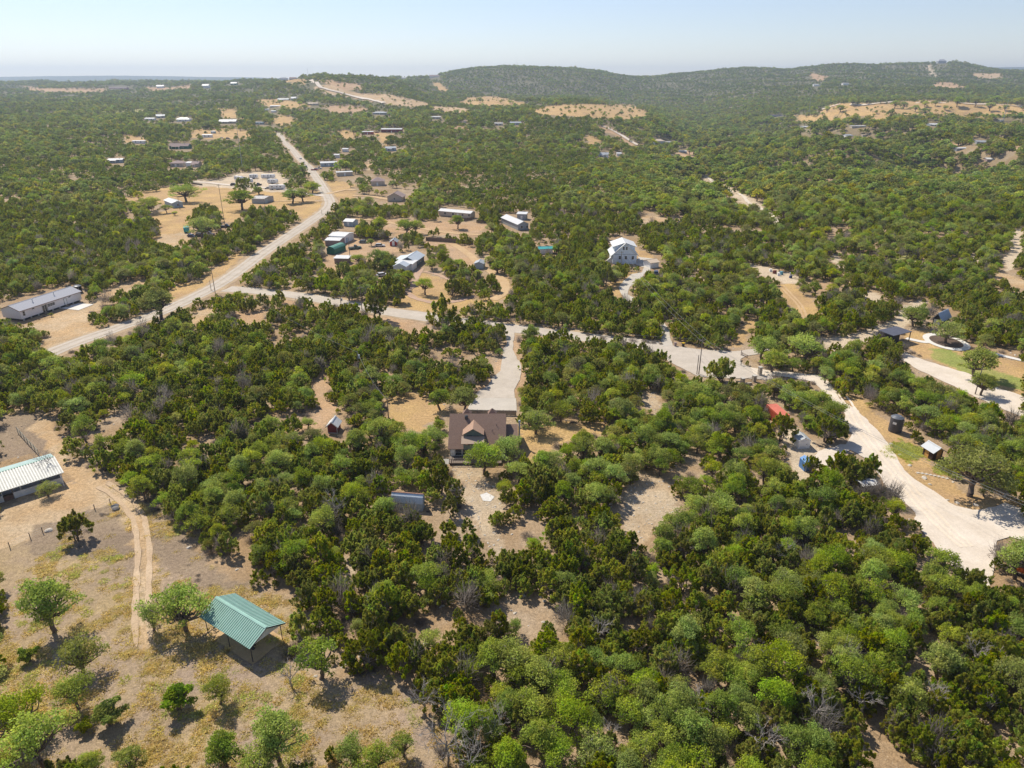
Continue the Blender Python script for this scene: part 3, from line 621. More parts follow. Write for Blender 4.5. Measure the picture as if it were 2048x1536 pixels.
SRC['jf']=srccol('juniper_far_forms',[joined('juniper_far_form',juniper(140+i,30,22,.20,.30,H=5,R=2.4,lod=True),MATS['juniper_leaf'],[(.8,.85,1.3),(.9,.9,1.1),(.7,.8,1.3)][i%3]) for i in range(6)])  # darker, bluer leaf tones: distance haze put into the colour
SRC['of']=srccol('oak_far_forms',[joined('oak_far_form',oak(240+i,10,50,.26,.30,H=6,R=3,lod=True),MATS['oak_leaf'],[(.85,.88,1.15),(1.15,.95,.75),(.95,.78,1.3),(.7,.78,1.1),(.95,.95,1)][i]) for i in range(5)])  # leaf variety mixed with a darker, bluer cast painted in for distance haze
# grass tufts, brush, stones
def tuft(seed,n,h,w,m,lean=1.7,green=0):
    r=np.random.default_rng(seed); P=np.zeros((n,3)); a=r.uniform(0,6.28,n); rad=r.uniform(0,1,n)**.6*w
    u=np.stack([np.cos(a)*lean*rad/w,np.sin(a)*lean*rad/w,np.ones(n)],1)+r.normal(size=(n,3))*.2; u/=np.linalg.norm(u,axis=1,keepdims=True)
    hh=h*r.uniform(.5,1.1,n)*(1-.4*rad/w); P[:,0]=np.cos(a)*rad;P[:,1]=np.sin(a)*rad; P+=u*hh[:,None]/2
    Nn=np.cross(u,rdir(n,r)); Nn/=np.linalg.norm(Nn,axis=1,keepdims=True); T=np.ones((n,3))*r.uniform(.7,1.3,(n,1))
    if green: T*=np.array([.8,1.0,.7])
    return quads_mesh('tuft',P,Nn,u,w*.09+.01,hh/2,T,m,tri=True)
SRC['grass']=srccol('grass_forms',[tuft(1,70,.38,.38,MATS['grass_blade']),tuft(2,60,.28,.5,MATS['grass_blade']),tuft(3,80,.42,.42,MATS['grass_blade'],green=1),tuft(4,50,.22,.3,MATS['grass_blade'])])
def brushm(seed,n,R,H):
    r=np.random.default_rng(seed); d=rdir(n,r); d[:,2]=np.abs(d[:,2]); P=d*r.uniform(.3,1,(n,1))*np.array([R,R,H]); u=d+rdir(n,r)*.6; u/=np.linalg.norm(u,axis=1,keepdims=True)
    Nn=np.cross(u,rdir(n,r)); Nn/=np.linalg.norm(Nn,axis=1,keepdims=True); return quads_mesh('brush',P,Nn,u,.022,r.uniform(.2,.5,n),np.ones((n,3))*r.uniform(.6,1.4,(n,1)),MATS['twig_grey'],tri=True)
SRC['brush']=srccol('brush_forms',[brushm(5,330,1.1,1.0),brushm(6,260,.8,.7),brushm(7,420,1.5,1.3)])
M_STONE=mat('limestone',(.56,.5,.42),.9,.25,3)
def stonemesh(seed,sx=1,sy=1,sz=.6,nm='stone'):
    bm=bmesh.new(); bmesh.ops.create_icosphere(bm,subdivisions=2,radius=1); r=np.random.default_rng(seed); o=r.uniform(-9,9,3)
    for v in bm.verts:
        k=.62+.7*float(vnoise(v.co.x*1.3+o[0]+v.co.z,v.co.y*1.3+o[1],seed)); v.co=Vector((v.co.x*k*sx,v.co.y*k*sy,max(v.co.z*k*sz,-.25)))
    me=bpy.data.meshes.new(nm); bm.to_mesh(me); bm.free(); me.materials.append(M_STONE); return me
SRC['stone']=srccol('stone_forms',[stonemesh(i,1,.8,.45) for i in range(4)])
def scatter(name,src,pts,kind='stuff',label=None,cat=None):
    """pts: x,y,z,rx,ry,rz,sx,sy,sz,variant rows -> one object that instances the forms"""
    A=np.array(pts,float); n=len(A); me=bpy.data.meshes.new(name); me.vertices.add(n); me.vertices.foreach_set('co',A[:,:3].reshape(-1).astype(np.float32))
    for an,sl_ in(('rotv',slice(3,6)),('sclv',slice(6,9))):
        at=me.attributes.new(an,'FLOAT_VECTOR','POINT'); at.data.foreach_set('vector',A[:,sl_].reshape(-1).astype(np.float32))
    at=me.attributes.new('vid','INT','POINT'); at.data.foreach_set('value',A[:,9].astype(np.int32)); me.update()
    o=bpy.data.objects.new(name,me); COL.objects.link(o)
    ng=bpy.data.node_groups.new(name+'_nodes','GeometryNodeTree'); ng.interface.new_socket('Geometry',in_out='INPUT',socket_type='NodeSocketGeometry'); ng.interface.new_socket('Geometry',in_out='OUTPUT',socket_type='NodeSocketGeometry')
    N=ng.nodes; L=ng.links; gi=N.new('NodeGroupInput'); go=N.new('NodeGroupOutput'); ip=N.new('GeometryNodeInstanceOnPoints'); ci=N.new('GeometryNodeCollectionInfo')
    ci.inputs['Collection'].default_value=SRC[src]; ci.inputs['Separate Children'].default_value=True; ci.inputs['Reset Children'].default_value=True
    def na(t,nm):
        a=N.new('GeometryNodeInputNamedAttribute'); a.data_type=t; a.inputs['Name'].default_value=nm; return a.outputs['Attribute']
    L.new(gi.outputs[0],ip.inputs['Points']); L.new(ci.outputs[0],ip.inputs['Instance']); ip.inputs['Pick Instance'].default_value=True
    L.new(na('INT','vid'),ip.inputs['Instance Index']); L.new(na('FLOAT_VECTOR','rotv'),ip.inputs['Rotation']); L.new(na('FLOAT_VECTOR','sclv'),ip.inputs['Scale']); L.new(ip.outputs[0],go.inputs[0])
    md=o.modifiers.new('scatter','NODES'); md.node_group=ng
    tag(o,label,cat,None,kind); return o
# ---------------------------------------------------------------- labels by place
XS=['left edge','a tenth from left','a fifth from left','three tenths from left','two fifths from left','just left of centre','just right of centre','two fifths from right','three tenths from right','a fifth from right','a tenth from right','right edge']
YS=[(1480,'at the bottom edge'),(1400,'just above the bottom edge'),(1320,'in the lowest sixth'),(1240,'a fifth of the way up'),(1160,'a quarter of the way up'),(1080,'under a third of the way up'),(1000,'a third of the way up'),(920,'two fifths of the way up'),(840,'just below mid height'),(0,'above mid height')]
def place(px,py):
    k=min(11,max(0,int(px/2048*12)))
    for lim,t in YS:
        if py>=lim: return t+', '+XS[k]
def make_tree(kind,x,y,s,rz,vi,label,group=None,name=None,sz=None):
    src={'juniper':JUN,'oak':OAK,'bright':BRI}[kind]; cm,tm=src[vi%len(src)]
    nm=name or {'juniper':'juniper_tree','oak':'oak_tree','bright':'flowering_shrub'}[kind]
    e=empty(nm,(x,y,ground(x,y)),rz,label,{'juniper':'tree','oak':'tree','bright':'shrub'}[kind],group)
    e.scale=(s,s,sz or s)
    a=bpy.data.objects.new('crown',cm); b=bpy.data.objects.new('trunk',tm)
    for o in(a,b): COL.objects.link(o); o.parent=e
    return e
# single trees that stand free: (px, py of the foot, crown width in px, kind, label)
FREE=[
(112,1262,112,'oak','round dark oak in the dry meadow left of the dirt track, with a black shadow'),
(168,1345,92,'oak','leaning oak in the meadow midway between the track end and the left edge'),
(158,1418,76,'oak','small bright oak below the leaning oak in the meadow'),
(45,1478,115,'oak','broad oak cut by the left edge, low in the photo'),
(92,1540,125,'oak','light green oak at the bottom left corner'),
(18,1548,62,'oak','oak in the very bottom left corner'),
(358,1418,60,'bright','bright yellow-green round shrub in the meadow below the green-roofed shelter'),
(60,1322,36,'bright','small bright shrub near the left edge of the meadow'),
(222,1450,58,'bright','loose yellow-green shrub left of the round bright one'),
(172,1462,30,'bright','narrow yellow-green shrub between the two lowest left oaks'),
(440,1408,62,'oak','thin-stemmed small oak in the meadow right of the bright round shrub'),
(372,1262,112,'oak','big dark oak touching the left end of the green-roofed shelter'),
(308,1262,56,'oak','smaller oak over the end of the dirt track, left of the shelter oak'),
(640,1358,108,'oak','yellowish oak right of the green-roofed shelter'),
(803,1352,54,'juniper','upright juniper standing at the top of the lower meadow'),
(455,1535,92,'oak','oak at the bottom edge, first right of the meadow'),
(560,1520,112,'oak','wide light oak low between meadow and dead trees'),
(525,1560,90,'oak','oak crown cut by the bottom edge under the wide light oak'),
(665,1520,26,'juniper','slim young juniper alone in the lower meadow'),
(705,1535,74,'oak','grey-green oak right of the slim young juniper'),
(760,1550,72,'oak','oak at the bottom edge in the middle of the clump of three'),
(806,1512,62,'oak','darker oak on the right of the clump of three, beside dead trunks'),
(270,1550,70,'oak','grey-green oak at the bottom edge below the loose shrub'),
(188,1560,70,'oak','light oak at the bottom edge left of the grey-green one'),
(155,1080,62,'juniper','grey bushy juniper alone in the scrub below the long barn'),
(97,993,44,'oak','small oak growing right in front of the long barn'),
(968,948,58,'oak','oak standing in front of the brown-roofed house balcony'),
(1016,930,58,'oak','oak hiding the right front corner of the brown-roofed house'),
(1038,968,58,'oak','oak below the right corner of the brown-roofed house'),
(1008,990,46,'oak','small oak lowest of the group in front of the brown-roofed house'),
(873,899,54,'oak','sparse oak just left of the brown-roofed house'),
(880,818,56,'oak','light oak at the top of the grassy clearing behind the house'),
(928,827,68,'oak','oak between the grassy clearing and the concrete apron'),
(1072,867,68,'oak','round oak right of the house with a round shadow'),
(1122,843,52,'oak','second round oak right of the house, nearer the wood'),
(617,858,32,'oak','small upright oak left of the red playhouse'),
(993,1052,30,'juniper','lone young juniper in the stony strip below the house'),
(1263,1102,34,'juniper','young juniper at the lower end of the gravel patch'),
(1938,992,138,'oak','great spreading live oak beside the wide caliche road'),
(1950,757,84,'oak','large oak on the lawn right of the pale gravel drive'),
(1962,791,56,'oak','oak beside the utility pole on the pale gravel drive'),
(1891,687,66,'oak','live oak in the round mulched bed ringed by white concrete'),
(1826,653,52,'oak','dark oak between the black cabin and the flat black roof'),
(2030,1158,96,'oak','oak behind the orange trailer at the right edge'),
(1650,767,42,'oak','small oak on the left side of the road just past the gate'),
(1604,729,92,'oak','wide oak over the sandy bend right of the turning area'),
(1522,722,66,'oak','pale oak on the verge behind the stone gate pillars'),
(1545,745,62,'oak','oak just right of the stone gate pillars'),
(1440,768,54,'juniper','round juniper in front of the paved turning area'),
(1622,946,26,'juniper','young juniper in front of the small blue shed'),
(1650,884,58,'juniper','juniper right behind the white storage shed'),
(1668,880,56,'juniper','juniper where the gravel bay meets the road'),
(1560,882,50,'juniper','juniper hiding the front of the red container'),
(1670,957,50,'juniper','leftmost juniper on the island beside the road'),
(1700,967,56,'juniper','middle juniper on the island beside the road'),
(1733,970,52,'juniper','rightmost juniper on the island beside the road'),
(483,420,60,'oak','dark live oak left of the grey metal garage in the far field'),
(405,476,60,'oak','big yellowish oak in the far field above the parked trucks'),
(437,437,28,'oak','thin see-through oak in the middle of the far field'),
(373,404,58,'oak','dark flat-topped oak behind the white-roofed far building'),
(334,426,24,'oak','small oak in front of the white-roofed far building'),
(350,431,16,'oak','low bush in front of the white-roofed far building'),
(300,426,50,'oak','oak left of the white-roofed far building'),
(585,407,46,'oak','large grey-green oak left of the road above the field'),
(607,404,40,'oak','grey-green oak against the road above the field'),
(625,386,40,'oak','oak leaning over the far main road'),
(518,389,18,'bright','small bright green tree above the grey metal garage'),
(489,385,28,'juniper','dark juniper at the upper edge of the far field'),
(850,590,40,'oak','lone round oak in the garden inside the curved path'),
(905,592,38,'juniper','dark juniper in the garden right of the lone round oak'),
(926,590,30,'juniper','juniper beside the dark one in the garden'),
(815,569,36,'oak','oak by the garden path in front of the white-roofed house'),
(742,492,18,'oak','little round tree between the white barns and the red shed'),
(890,546,30,'oak','small oak behind the garden path'),(865,541,28,'oak','small oak right of the white-roofed house'),(918,540,30,'oak','yellowish oak left of the pale blue garden shed'),
(995,547,28,'bright','bright green tree right of the pale blue garden shed'),
(983,582,28,'juniper','upright juniper below the bright green tree'),
(795,605,42,'juniper','dark juniper in front of the white-roofed house'),(775,592,36,'juniper','juniper in the middle of the row in front of the white-roofed house'),(765,603,30,'juniper','short juniper in the row above the side road'),(735,562,34,'oak','tall oak left of the white-roofed house'),
(760,535,44,'oak','light oak between the pens and the white-roofed house'),(718,530,30,'oak','oak beside the pen with the white roof'),
(690,562,28,'juniper','narrow juniper among the pens'),(812,472,50,'oak','dark oak behind the white-roofed house'),(832,468,36,'oak','light oak behind the white-roofed house, by the fence'),(760,465,40,'oak','pale oak before the dark wooden fence'),
(915,458,34,'oak','dark flat oak in front of the long tan home'),(700,600,40,'juniper','juniper on the bank above the side road'),(650,585,36,'juniper','juniper at the left of the garden bank'),
(755,640,58,'juniper','juniper standing out over the side road'),(890,668,60,'juniper','juniper on the near verge of the side road by the bend'),
(1230,566,40,'oak','oak in front of the two-storey white house'),(1205,572,40,'juniper','juniper left of the hillside driveway'),
(322,640,84,'oak','grey spreading oak leaning over the main road at the left'),
(1470,212,7,'oak','tiny tree on the ridge'),
]
FREE=[f for f in FREE if f[2]>10]
FARF=[(1568,232,16),(1592,231,12),(1654,226,16),(1680,225,20),(1703,211,18),(1714,211,16),(1733,209,14),(1762,207,16),(1789,217,20),(1806,218,22),(1830,224,16),(1848,231,20),(1850,214,14),(1890,220,13),(1914,214,24),(1870,212,14),(1950,213,22),(1978,222,26),(1990,207,18),(2010,222,16),(2035,212,20),(1735,220,5),(1112,212,14),(1152,213,12),(1200,224,8),(1170,219,7),(1225,214,8),(1260,222,8),(1185,231,10),(1131,219,8),(1244,230,9),(1095,224,9),(960,206,14),(940,204,8),(905,216,8),(1020,207,8),(1210,216,6),(1150,226,8),(780,196,5),(810,204,5),(700,222,9),(560,208,12),(600,212,10),(590,204,8)]
ACC=[]   # (x,y,kind,s)
freepos=[]
for i,(px,py,w,kind,lab) in enumerate(FREE):
    g=G(px,py); D=g[1]*CP+(CAMZ-g[2])*SP; wid=w*D/F
    base={'juniper':4.6,'oak':5.9,'bright':3.0}[kind]; s=wid/base
    vi=i*5+2; sz=s*random.uniform(.95,1.12)
    if kind=='juniper': sz=max(sz,s*1.0+.1)
    if kind=='oak': sz=s*(.64 if py<450 else .8 if px!=2030 and py<1200 else 1.02)
    if px in(968,1016): s*=1.2; sz=s*.95
    if px in(665,1622,803,690): sz=s*1.45
    if px==437: vi=3
    nm=None
    make_tree(kind,g[0],g[1],s,random.uniform(0,6.28),vi,lab,{'juniper':'junipers','oak':'oaks','bright':'bright green shrubs'}[kind],nm,sz)
    freepos.append((g[0],g[1],wid/2))
FP=np.array(freepos)
nfj=sum(f[3]=='juniper' for f in FREE); nfo=sum(f[3]=='oak' for f in FREE)

KEEPB=np.zeros((MH,MW),bool)
# ---------------------------------------------------------------- buildings
def C(name,rgb,**k): return mat(name,srgb(*rgb) if max(rgb)>1 else rgb,**k)
M_GLASS=mat('dark_glass',(.03,.04,.05),.12,.2,1,spec=.6); M_WHITE=mat('white_paint',(.84,.83,.81),.6,.06,1.5); M_TRIM=mat('white_trim',(.78,.77,.75),.55,.04,2)
M_DTRIM=mat('dark_trim',(.05,.05,.055),.5,.1,2); M_GALV=mat('galvanised_metal',(.38,.405,.43),.5,.08,.8,metal=.05,spec=.4); M_WROOF=mat('white_metal_roof',(.66,.655,.64),.5,.07,.8)
M_BSHING=mat('brown_shingles',(.26,.17,.13),.95,.35,9,bump=.5); M_GSHING=mat('grey_shingles',(.44,.44,.47),.9,.15,6,bump=.3); M_WOOD=mat('weathered_wood',(.25,.2,.16),.9,.3,5); M_STEEL=mat('dark_steel',(.05,.05,.055),.5,.2,3)
M_GRMETAL=mat('green_metal',(.13,.32,.24),.45,.15,.7,spec=.4); M_PWHITE=mat('panel_white',(.76,.76,.74),.6,.08,1); M_TAN=mat('tan_siding',(.52,.45,.37),.7,.1,2); M_GREY=mat('grey_siding',(.36,.38,.40),.7,.1,2); M_BLUEG=mat('blue_grey_siding',(.38,.46,.52),.65,.1,2)
M_RED=mat('barn_red',(.36,.035,.03),.65,.2,2); M_BLK=mat('black_siding',(.035,.035,.038),.6,.2,2); M_BLKROOF=mat('charcoal_metal_roof',(.10,.10,.125),.5,.12,1,metal=.1); M_CUN=mat('unpainted_concrete',(.5,.47,.42),.85,.15,2)
M_PINK=mat('pale_pink_siding',(.82,.78,.77),.65,.04,2); M_RUST=mat('rusty_red_steel',(.50,.10,.05),.65,.25,1.2,stain=.8); M_ORWOOD=mat('orange_stained_wood',(.58,.30,.10),.6,.15,3); M_STONEW=mat('stone_masonry',(.42,.36,.28),.9,.35,4,bump=.6)
M_BLUE=mat('blue_panel',(.08,.2,.46),.5,.1,2); M_TEAL=mat('teal_metal',(.05,.36,.36),.5,.1,1); M_TANR=mat('tan_roof',(.60,.48,.36),.8,.1,3); M_BRROOF=mat('mauve_brown_shingles',(.34,.255,.235),.9,.2,6); M_OLV=mat('grey_green_siding',(.20,.23,.20),.75,.15,3)
M_DGREEN=mat('dark_green_metal',(.03,.16,.10),.5,.15,2); M_DKRED=mat('dark_red_siding',(.20,.035,.04),.65,.15,2)
def keepbox(cx,cy,rz,x0,x1,y0,y1,z0,z1,grow=1):
    ca,sa=math.cos(rz),math.sin(rz); g=ground(cx,cy); P=[]
    for x in(x0,x1):
        for y in(y0,y1):
            for z in(z0,z1):
                a,b=proj(cx+x*ca-y*sa,cy+x*sa+y*ca,g+z); P.append((float(a),float(b)))
    P=sorted(set(P)); 
    def cr(o,a,b): return (a[0]-o[0])*(b[1]-o[1])-(a[1]-o[1])*(b[0]-o[0])
    lo=[]; 
    for p in P:
        while len(lo)>1 and cr(lo[-2],lo[-1],p)<=0: lo.pop()
        lo.append(p)
    up=[]
    for p in P[::-1]:
        while len(up)>1 and cr(up[-2],up[-1],p)<=0: up.pop()
        up.append(p)
    fillpoly(KEEP,lo[:-1]+up[:-1],True,grow); fillpoly(KEEPB,lo[:-1]+up[:-1],True,grow)
def frame3(P0,P1,P2):
    a=G(*P0)[:2]; b=G(*P1)[:2]
    if isinstance(P2,(int,float)):
        d=b-a; L=np.hypot(*d); n=np.array([-d[1],d[0]])/L; W=abs(P2)
        if P2<0: a,b=b,a; d=b-a
    else:
        c=G(*P2)[:2]; d=b-a; L=np.hypot(*d); n=np.array([-d[1],d[0]])/L; W=float((c-b)@n)
        if W<0: a,b=b,a; d=b-a; W=-W
    return a,math.atan2(d[1],d[0]),float(np.hypot(*d)),W
def window(par,face,u,w,z0,h,L,W,fm=None,mull=True,name='window'):
    """a framed pane on one wall of a box [0,L]x[0,W]; u = centre along the wall, metres from its left seen from outside"""
    mb=MB(); f=MB(); t=.04; fw=.07
    def bx(m,a0,a1,z0,z1,d0,d1):
        if face=='f': m.lo(a0,a1,-d1,-d0,z0,z1)
        if face=='b': m.lo(L-a1,L-a0,W+d0,W+d1,z0,z1)
        if face=='r': m.lo(L+d0,L+d1,a0,a1,z0,z1)
        if face=='l': m.lo(-d1,-d0,W-a1,W-a0,z0,z1)
    bx(mb,u-w/2,u+w/2,z0,z0+h,.004,t)
    for a in((u-w/2-fw,u-w/2,z0-fw,z0+h+fw),(u+w/2,u+w/2+fw,z0-fw,z0+h+fw),(u-w/2,u+w/2,z0-fw,z0),(u-w/2,u+w/2,z0+h,z0+h+fw)): bx(f,a[0],a[1],a[2],a[3],.006,t+.03)
    if mull: bx(f,u-w/2,u+w/2,z0+h*.5-.025,z0+h*.5+.025,t,t+.02)
    p=mb.build(name,M_GLASS if name=='window' else (fm or M_WHITE),par); f.build('frame',fm if (fm and name=='window') else M_TRIM,p); return p
def door(par,face,u,w,h,L,W,m,fm=None):
    mb=MB(); f=MB()
    def bx(m_,a0,a1,z0,z1,d0,d1):
        if face=='f': m_.lo(a0,a1,-d1,-d0,z0,z1)
        if face=='b': m_.lo(L-a1,L-a0,W+d0,W+d1,z0,z1)
        if face=='r': m_.lo(L+d0,L+d1,a0,a1,z0,z1)
        if face=='l': m_.lo(-d1,-d0,W-a1,W-a0,z0,z1)
    bx(mb,u-w/2,u+w/2,.03,h,.004,.05); bx(f,u-w/2-.08,u-w/2,.03,h+.08,.006,.07); bx(f,u+w/2,u+w/2+.08,.03,h+.08,.006,.07); bx(f,u-w/2,u+w/2,h,h+.08,.006,.07)
    p=mb.build('door',m,par); f.build('frame',fm or M_TRIM,p)
    k=MB(); bx(k,u+w*.32,u+w*.32+.1,.95,1.1,.05,.12); k.build('handle',M_DTRIM,p); return p
def bld(name,label,cat,fr,wh,rh,wm,rm,ov=.35,roof='gable',ridge='x',wins=(),doors=(),ribs=0,z0=0.0,keep=.3,trim=None,vents=0,group=None,skirt=None,open_=False,ro=.5):
    a,rz,L,W=fr; g=max(ground(*a),0) if False else min(ground(a[0],a[1]),ground(a[0]+math.cos(rz)*L,a[1]+math.sin(rz)*L))
    e=empty(name,(a[0],a[1],g),rz,label,cat,group); keepbox(a[0],a[1],rz,-ov,L+ov,-ov,W+ov,wh*keep+z0,wh+rh+z0,.5 if keep>.15 else 1.6)
    ridge_y=W*ro
    wl=MB(); b0=z0-(.4 if not z0 else 0)
    if open_:
        n=max(2,int(L/3.5)+1)
        for i in range(n):
            for y in(.1,W-.1):
                p=MB(); x=.1+(L-.2)*i/(n-1); p.lo(x-.06,x+.06,y-.06,y+.06,-.3,wh); p.build('post',M_STEEL,e)
    elif roof in('gable','gambrel') and ridge=='x':
        prof=[(0,b0),(W,b0),(W,wh+z0),(ridge_y,wh+rh+z0-.03),(0,wh+z0)] if roof=='gable' else [(0,b0),(W,b0),(W,wh+z0),(W*.8,wh+z0+rh*.68-.02),(W/2,wh+rh+z0-.03),(W*.2,wh+z0+rh*.68-.02),(0,wh+z0)]
        wl.prism(prof,'x',0,L); wl.build('wall',wm,e)
    elif roof=='gable':
        wl.prism([(0,b0),(L,b0),(L,wh+z0),(L/2,wh+rh+z0-.03),(0,wh+z0)],'y',0,W); wl.build('wall',wm,e)
    else: wl.lo(0,L,0,W,b0,wh+z0); wl.build('wall',wm,e)
    r=MB(); t=.12; H0=wh+z0; H1=wh+rh+z0
    if roof=='gable' and ridge=='x':
        k1=rh/ridge_y; k2=rh/(W-ridge_y); r.slab([(-ov,-ov,H0-ov*k1+t),(L+ov,-ov,H0-ov*k1+t),(L+ov,ridge_y,H1+t),(-ov,ridge_y,H1+t)],t); r.slab([(-ov,ridge_y,H1+t),(L+ov,ridge_y,H1+t),(L+ov,W+ov,H0-ov*k2+t),(-ov,W+ov,H0-ov*k2+t)],t)
        if ribs:
            n=int((L+2*ov)/ribs)
            for i in range(n+1):
                x=-ov+ribs*i
                r.slab([(x,-ov,H0-ov*k1+t+.05),(x+.07,-ov,H0-ov*k1+t+.05),(x+.07,ridge_y,H1+t+.05),(x,ridge_y,H1+t+.05)],.06)
                r.slab([(x,ridge_y,H1+t+.05),(x+.07,ridge_y,H1+t+.05),(x+.07,W+ov,H0-ov*k2+t+.05),(x,W+ov,H0-ov*k2+t+.05)],.06)
        cap=MB(); cap.prism([(ridge_y-.18,H1+t-.02),(ridge_y+.18,H1+t-.02),(ridge_y,H1+t+.10)],'x',-ov-.01,L+ov+.01)
    elif roof=='gable':
        k1=rh/(L/2); r.slab([(-ov,-ov,H0-ov*k1+t),(-ov,W+ov,H0-ov*k1+t),(L/2,W+ov,H1+t),(L/2,-ov,H1+t)],t); r.slab([(L+ov,-ov,H0-ov*k1+t),(L+ov,W+ov,H0-ov*k1+t),(L/2,W+ov,H1+t),(L/2,-ov,H1+t)],t)
        cap=MB(); cap.prism([(L/2-.18,H1+t-.02),(L/2+.18,H1+t-.02),(L/2,H1+t+.1)],'y',-ov-.01,W+ov+.01)
    elif roof=='gambrel':
        z1=H0+rh*.68; cap=None
        for s in(0,1):
            f=lambda y:(W-y if s else y)
            r.slab([(-ov,f(-.08),H0-.1),(L+ov,f(-.08),H0-.1),(L+ov,f(W*.2),z1+.08),(-ov,f(W*.2),z1+.08)],.08); r.slab([(-ov,f(W*.2),z1+.08),(L+ov,f(W*.2),z1+.08),(L+ov,W/2,H1+.1),(-ov,W/2,H1+.1)],.08)
    elif roof=='hip':
        cap=None; m=min(L,W)/2+ov; c=[(-ov,-ov,H0),(L+ov,-ov,H0),(L+ov,W+ov,H0),(-ov,W+ov,H0)]
        if L>=W: q=[(m-ov,W/2,H1),(L+ov-m,W/2,H1)]
        else: q=[(L/2,m-ov,H1),(L/2,W+ov-m,H1)]
        c2=[(x,y,z+t) for x,y,z in c]
        if L>=W: fs=[(4,5,9,8),(5,6,9),(6,7,8,9),(7,4,8)]
        else: fs=[(4,5,8),(5,6,9,8),(6,7,9),(7,4,8,9)]
        r.add(c+c2+q,[(3,2,1,0),(0,1,5,4),(1,2,6,5),(2,3,7,6),(3,0,4,7)]+fs)
    elif roof=='flat': cap=None; r.slab([(-ov,-ov,H0+t),(L+ov,-ov,H0+t),(L+ov,W+ov,H1+t),(-ov,W+ov,H1+t)],t)
    ro_=r.build('roof',rm,e)
    if cap: cap.build('ridge_cap',rm,ro_)
    if trim and roof=='gable' and ridge=='x':
        tm=MB(); 
        for x in(-ov-.03,L+ov):
            tm.slab([(x,-ov,H0-ov*k1+t+.02),(x+.05,-ov,H0-ov*k1+t+.02),(x+.05,ridge_y,H1+t+.02),(x,ridge_y,H1+t+.02)],.22); tm.slab([(x,ridge_y,H1+t+.02),(x+.05,ridge_y,H1+t+.02),(x+.05,W+ov,H0-ov*k2+t+.02),(x,W+ov,H0-ov*k2+t+.02)],.22)
        tm.lo(-ov,L+ov,-ov-.05,-ov,H0-ov*k1-.1,H0-ov*k1+t+.02); tm.build('trim',trim,ro_)
    for q in range(vents):
        v=MB(); x=L*(.3+.35*q); y=W*.3; v.tube((x,y,wh+z0),(x,y,wh+rh+z0+.35),.09,.09,8); v.tube((x,y,wh+rh+z0+.3),(x,y,wh+rh+z0+.5),.2,.2,8); v.build('vent_pipe',M_GALV,ro_)
    if skirt:
        s=MB(); s.lo(.5,L-.5,.5,W-.5,-.5,z0-.002); s.build('foundation',skirt,e)
    for w in wins: window(e,w[0],w[1],w[2],w[3]+z0,w[4],L,W,*(w[5:]))
    for d in doors: door(e,d[0],d[1],d[2],d[3],L,W,d[4])
    e['_d']=0; del e['_d']
    return e,L,W
def small(name,label,cat,px,py,wpx,dep,yaw,wh,rh,wm,rm,roof='gable',ridge='x',nw=2,group=None,keep=.35,dr=True,**k):
    """far building: px,py = middle of the near wall's foot, wpx its seen width"""
    g=G(px,py); D=g[1]*CP+(CAMZ-g[2])*SP; L=wpx*D/F/max(.5,math.cos(math.radians(yaw))); r=math.radians(yaw)
    a=np.array([g[0]-math.cos(r)*L/2,g[1]-math.sin(r)*L/2])
    wn=[('f',L*(i+.7)/(nw+.4),min(1.3,L*.12),1.1,1.1) for i in range(nw)]
    e,_,_=bld(name,label,cat,(a,r,L,dep),wh,rh,wm,rm,roof=roof,ridge=ridge,wins=wn,doors=[('f',L*.5,1.0,2.1,M_WHITE)] if dr else (),keep=keep,group=group,**k)
    if nw and roof=='gable' and dep>=8 and 'barn' not in name:
        m=MB(); m.slab([(L*.15,-2.2,wh-.45),(L*.6,-2.2,wh-.45),(L*.6,-.36,wh-.1),(L*.15,-.36,wh-.1)],.12); p_=m.build('porch_roof',rm,e)
        for x_ in(L*.17,L*.375,L*.58): m=MB(); m.lo(x_-.08,x_+.08,-2.1,-1.94,0,wh-.5); m.build('post',M_TRIM,p_)
        m=MB(); m.tube((L*.75,dep*.4,wh),(L*.75,dep*.4,wh+rh+.5),.25,.25,8); m.build('chimney',M_GREY,e)
    gy=min(ground(a[0],a[1]),ground(a[0]+math.cos(r)*L,a[1]+math.sin(r)*L),ground(a[0]+math.cos(r)*L-math.sin(r)*dep,a[1]+math.sin(r)*L+math.cos(r)*dep)); e.location.z=max(gy+.1,e.location.z-.3) if D<900 else e.location.z
    return e
# --- green-roofed shelter
fr=frame3((415,1265.5),(506,1325),(573,1284)); a,rz,L,W_=fr
e=empty('open_shelter',(a[0],a[1],0),rz,'green metal roofed open shelter on thin dark posts in the meadow','shelter')
keepbox(a[0],a[1],rz,-.3,L+.3,-.3,W_+.3,0,4.3,1)
H=3.0; rh=1.15; ov=.45; r=MB(); rb=MB(); k1=rh/(W_/2)
for s in(0,1):
    f=lambda y:(W_-y if s else y)
    r.slab([(-ov,f(-ov),H-ov*k1+.08),(L+ov,f(-ov),H-ov*k1+.08),(L+ov,W_/2,H+rh+.08),(-ov,W_/2,H+rh+.08)],.06)
    n=int((L+2*ov)/.36)
    for i in range(n+1):
        x=-ov+i*(L+2*ov-.06)/n; rb.slab([(x,f(-ov),H-ov*k1+.13),(x+.15,f(-ov),H-ov*k1+.13),(x+.15,W_/2,H+rh+.13),(x,W_/2,H+rh+.13)],.06)
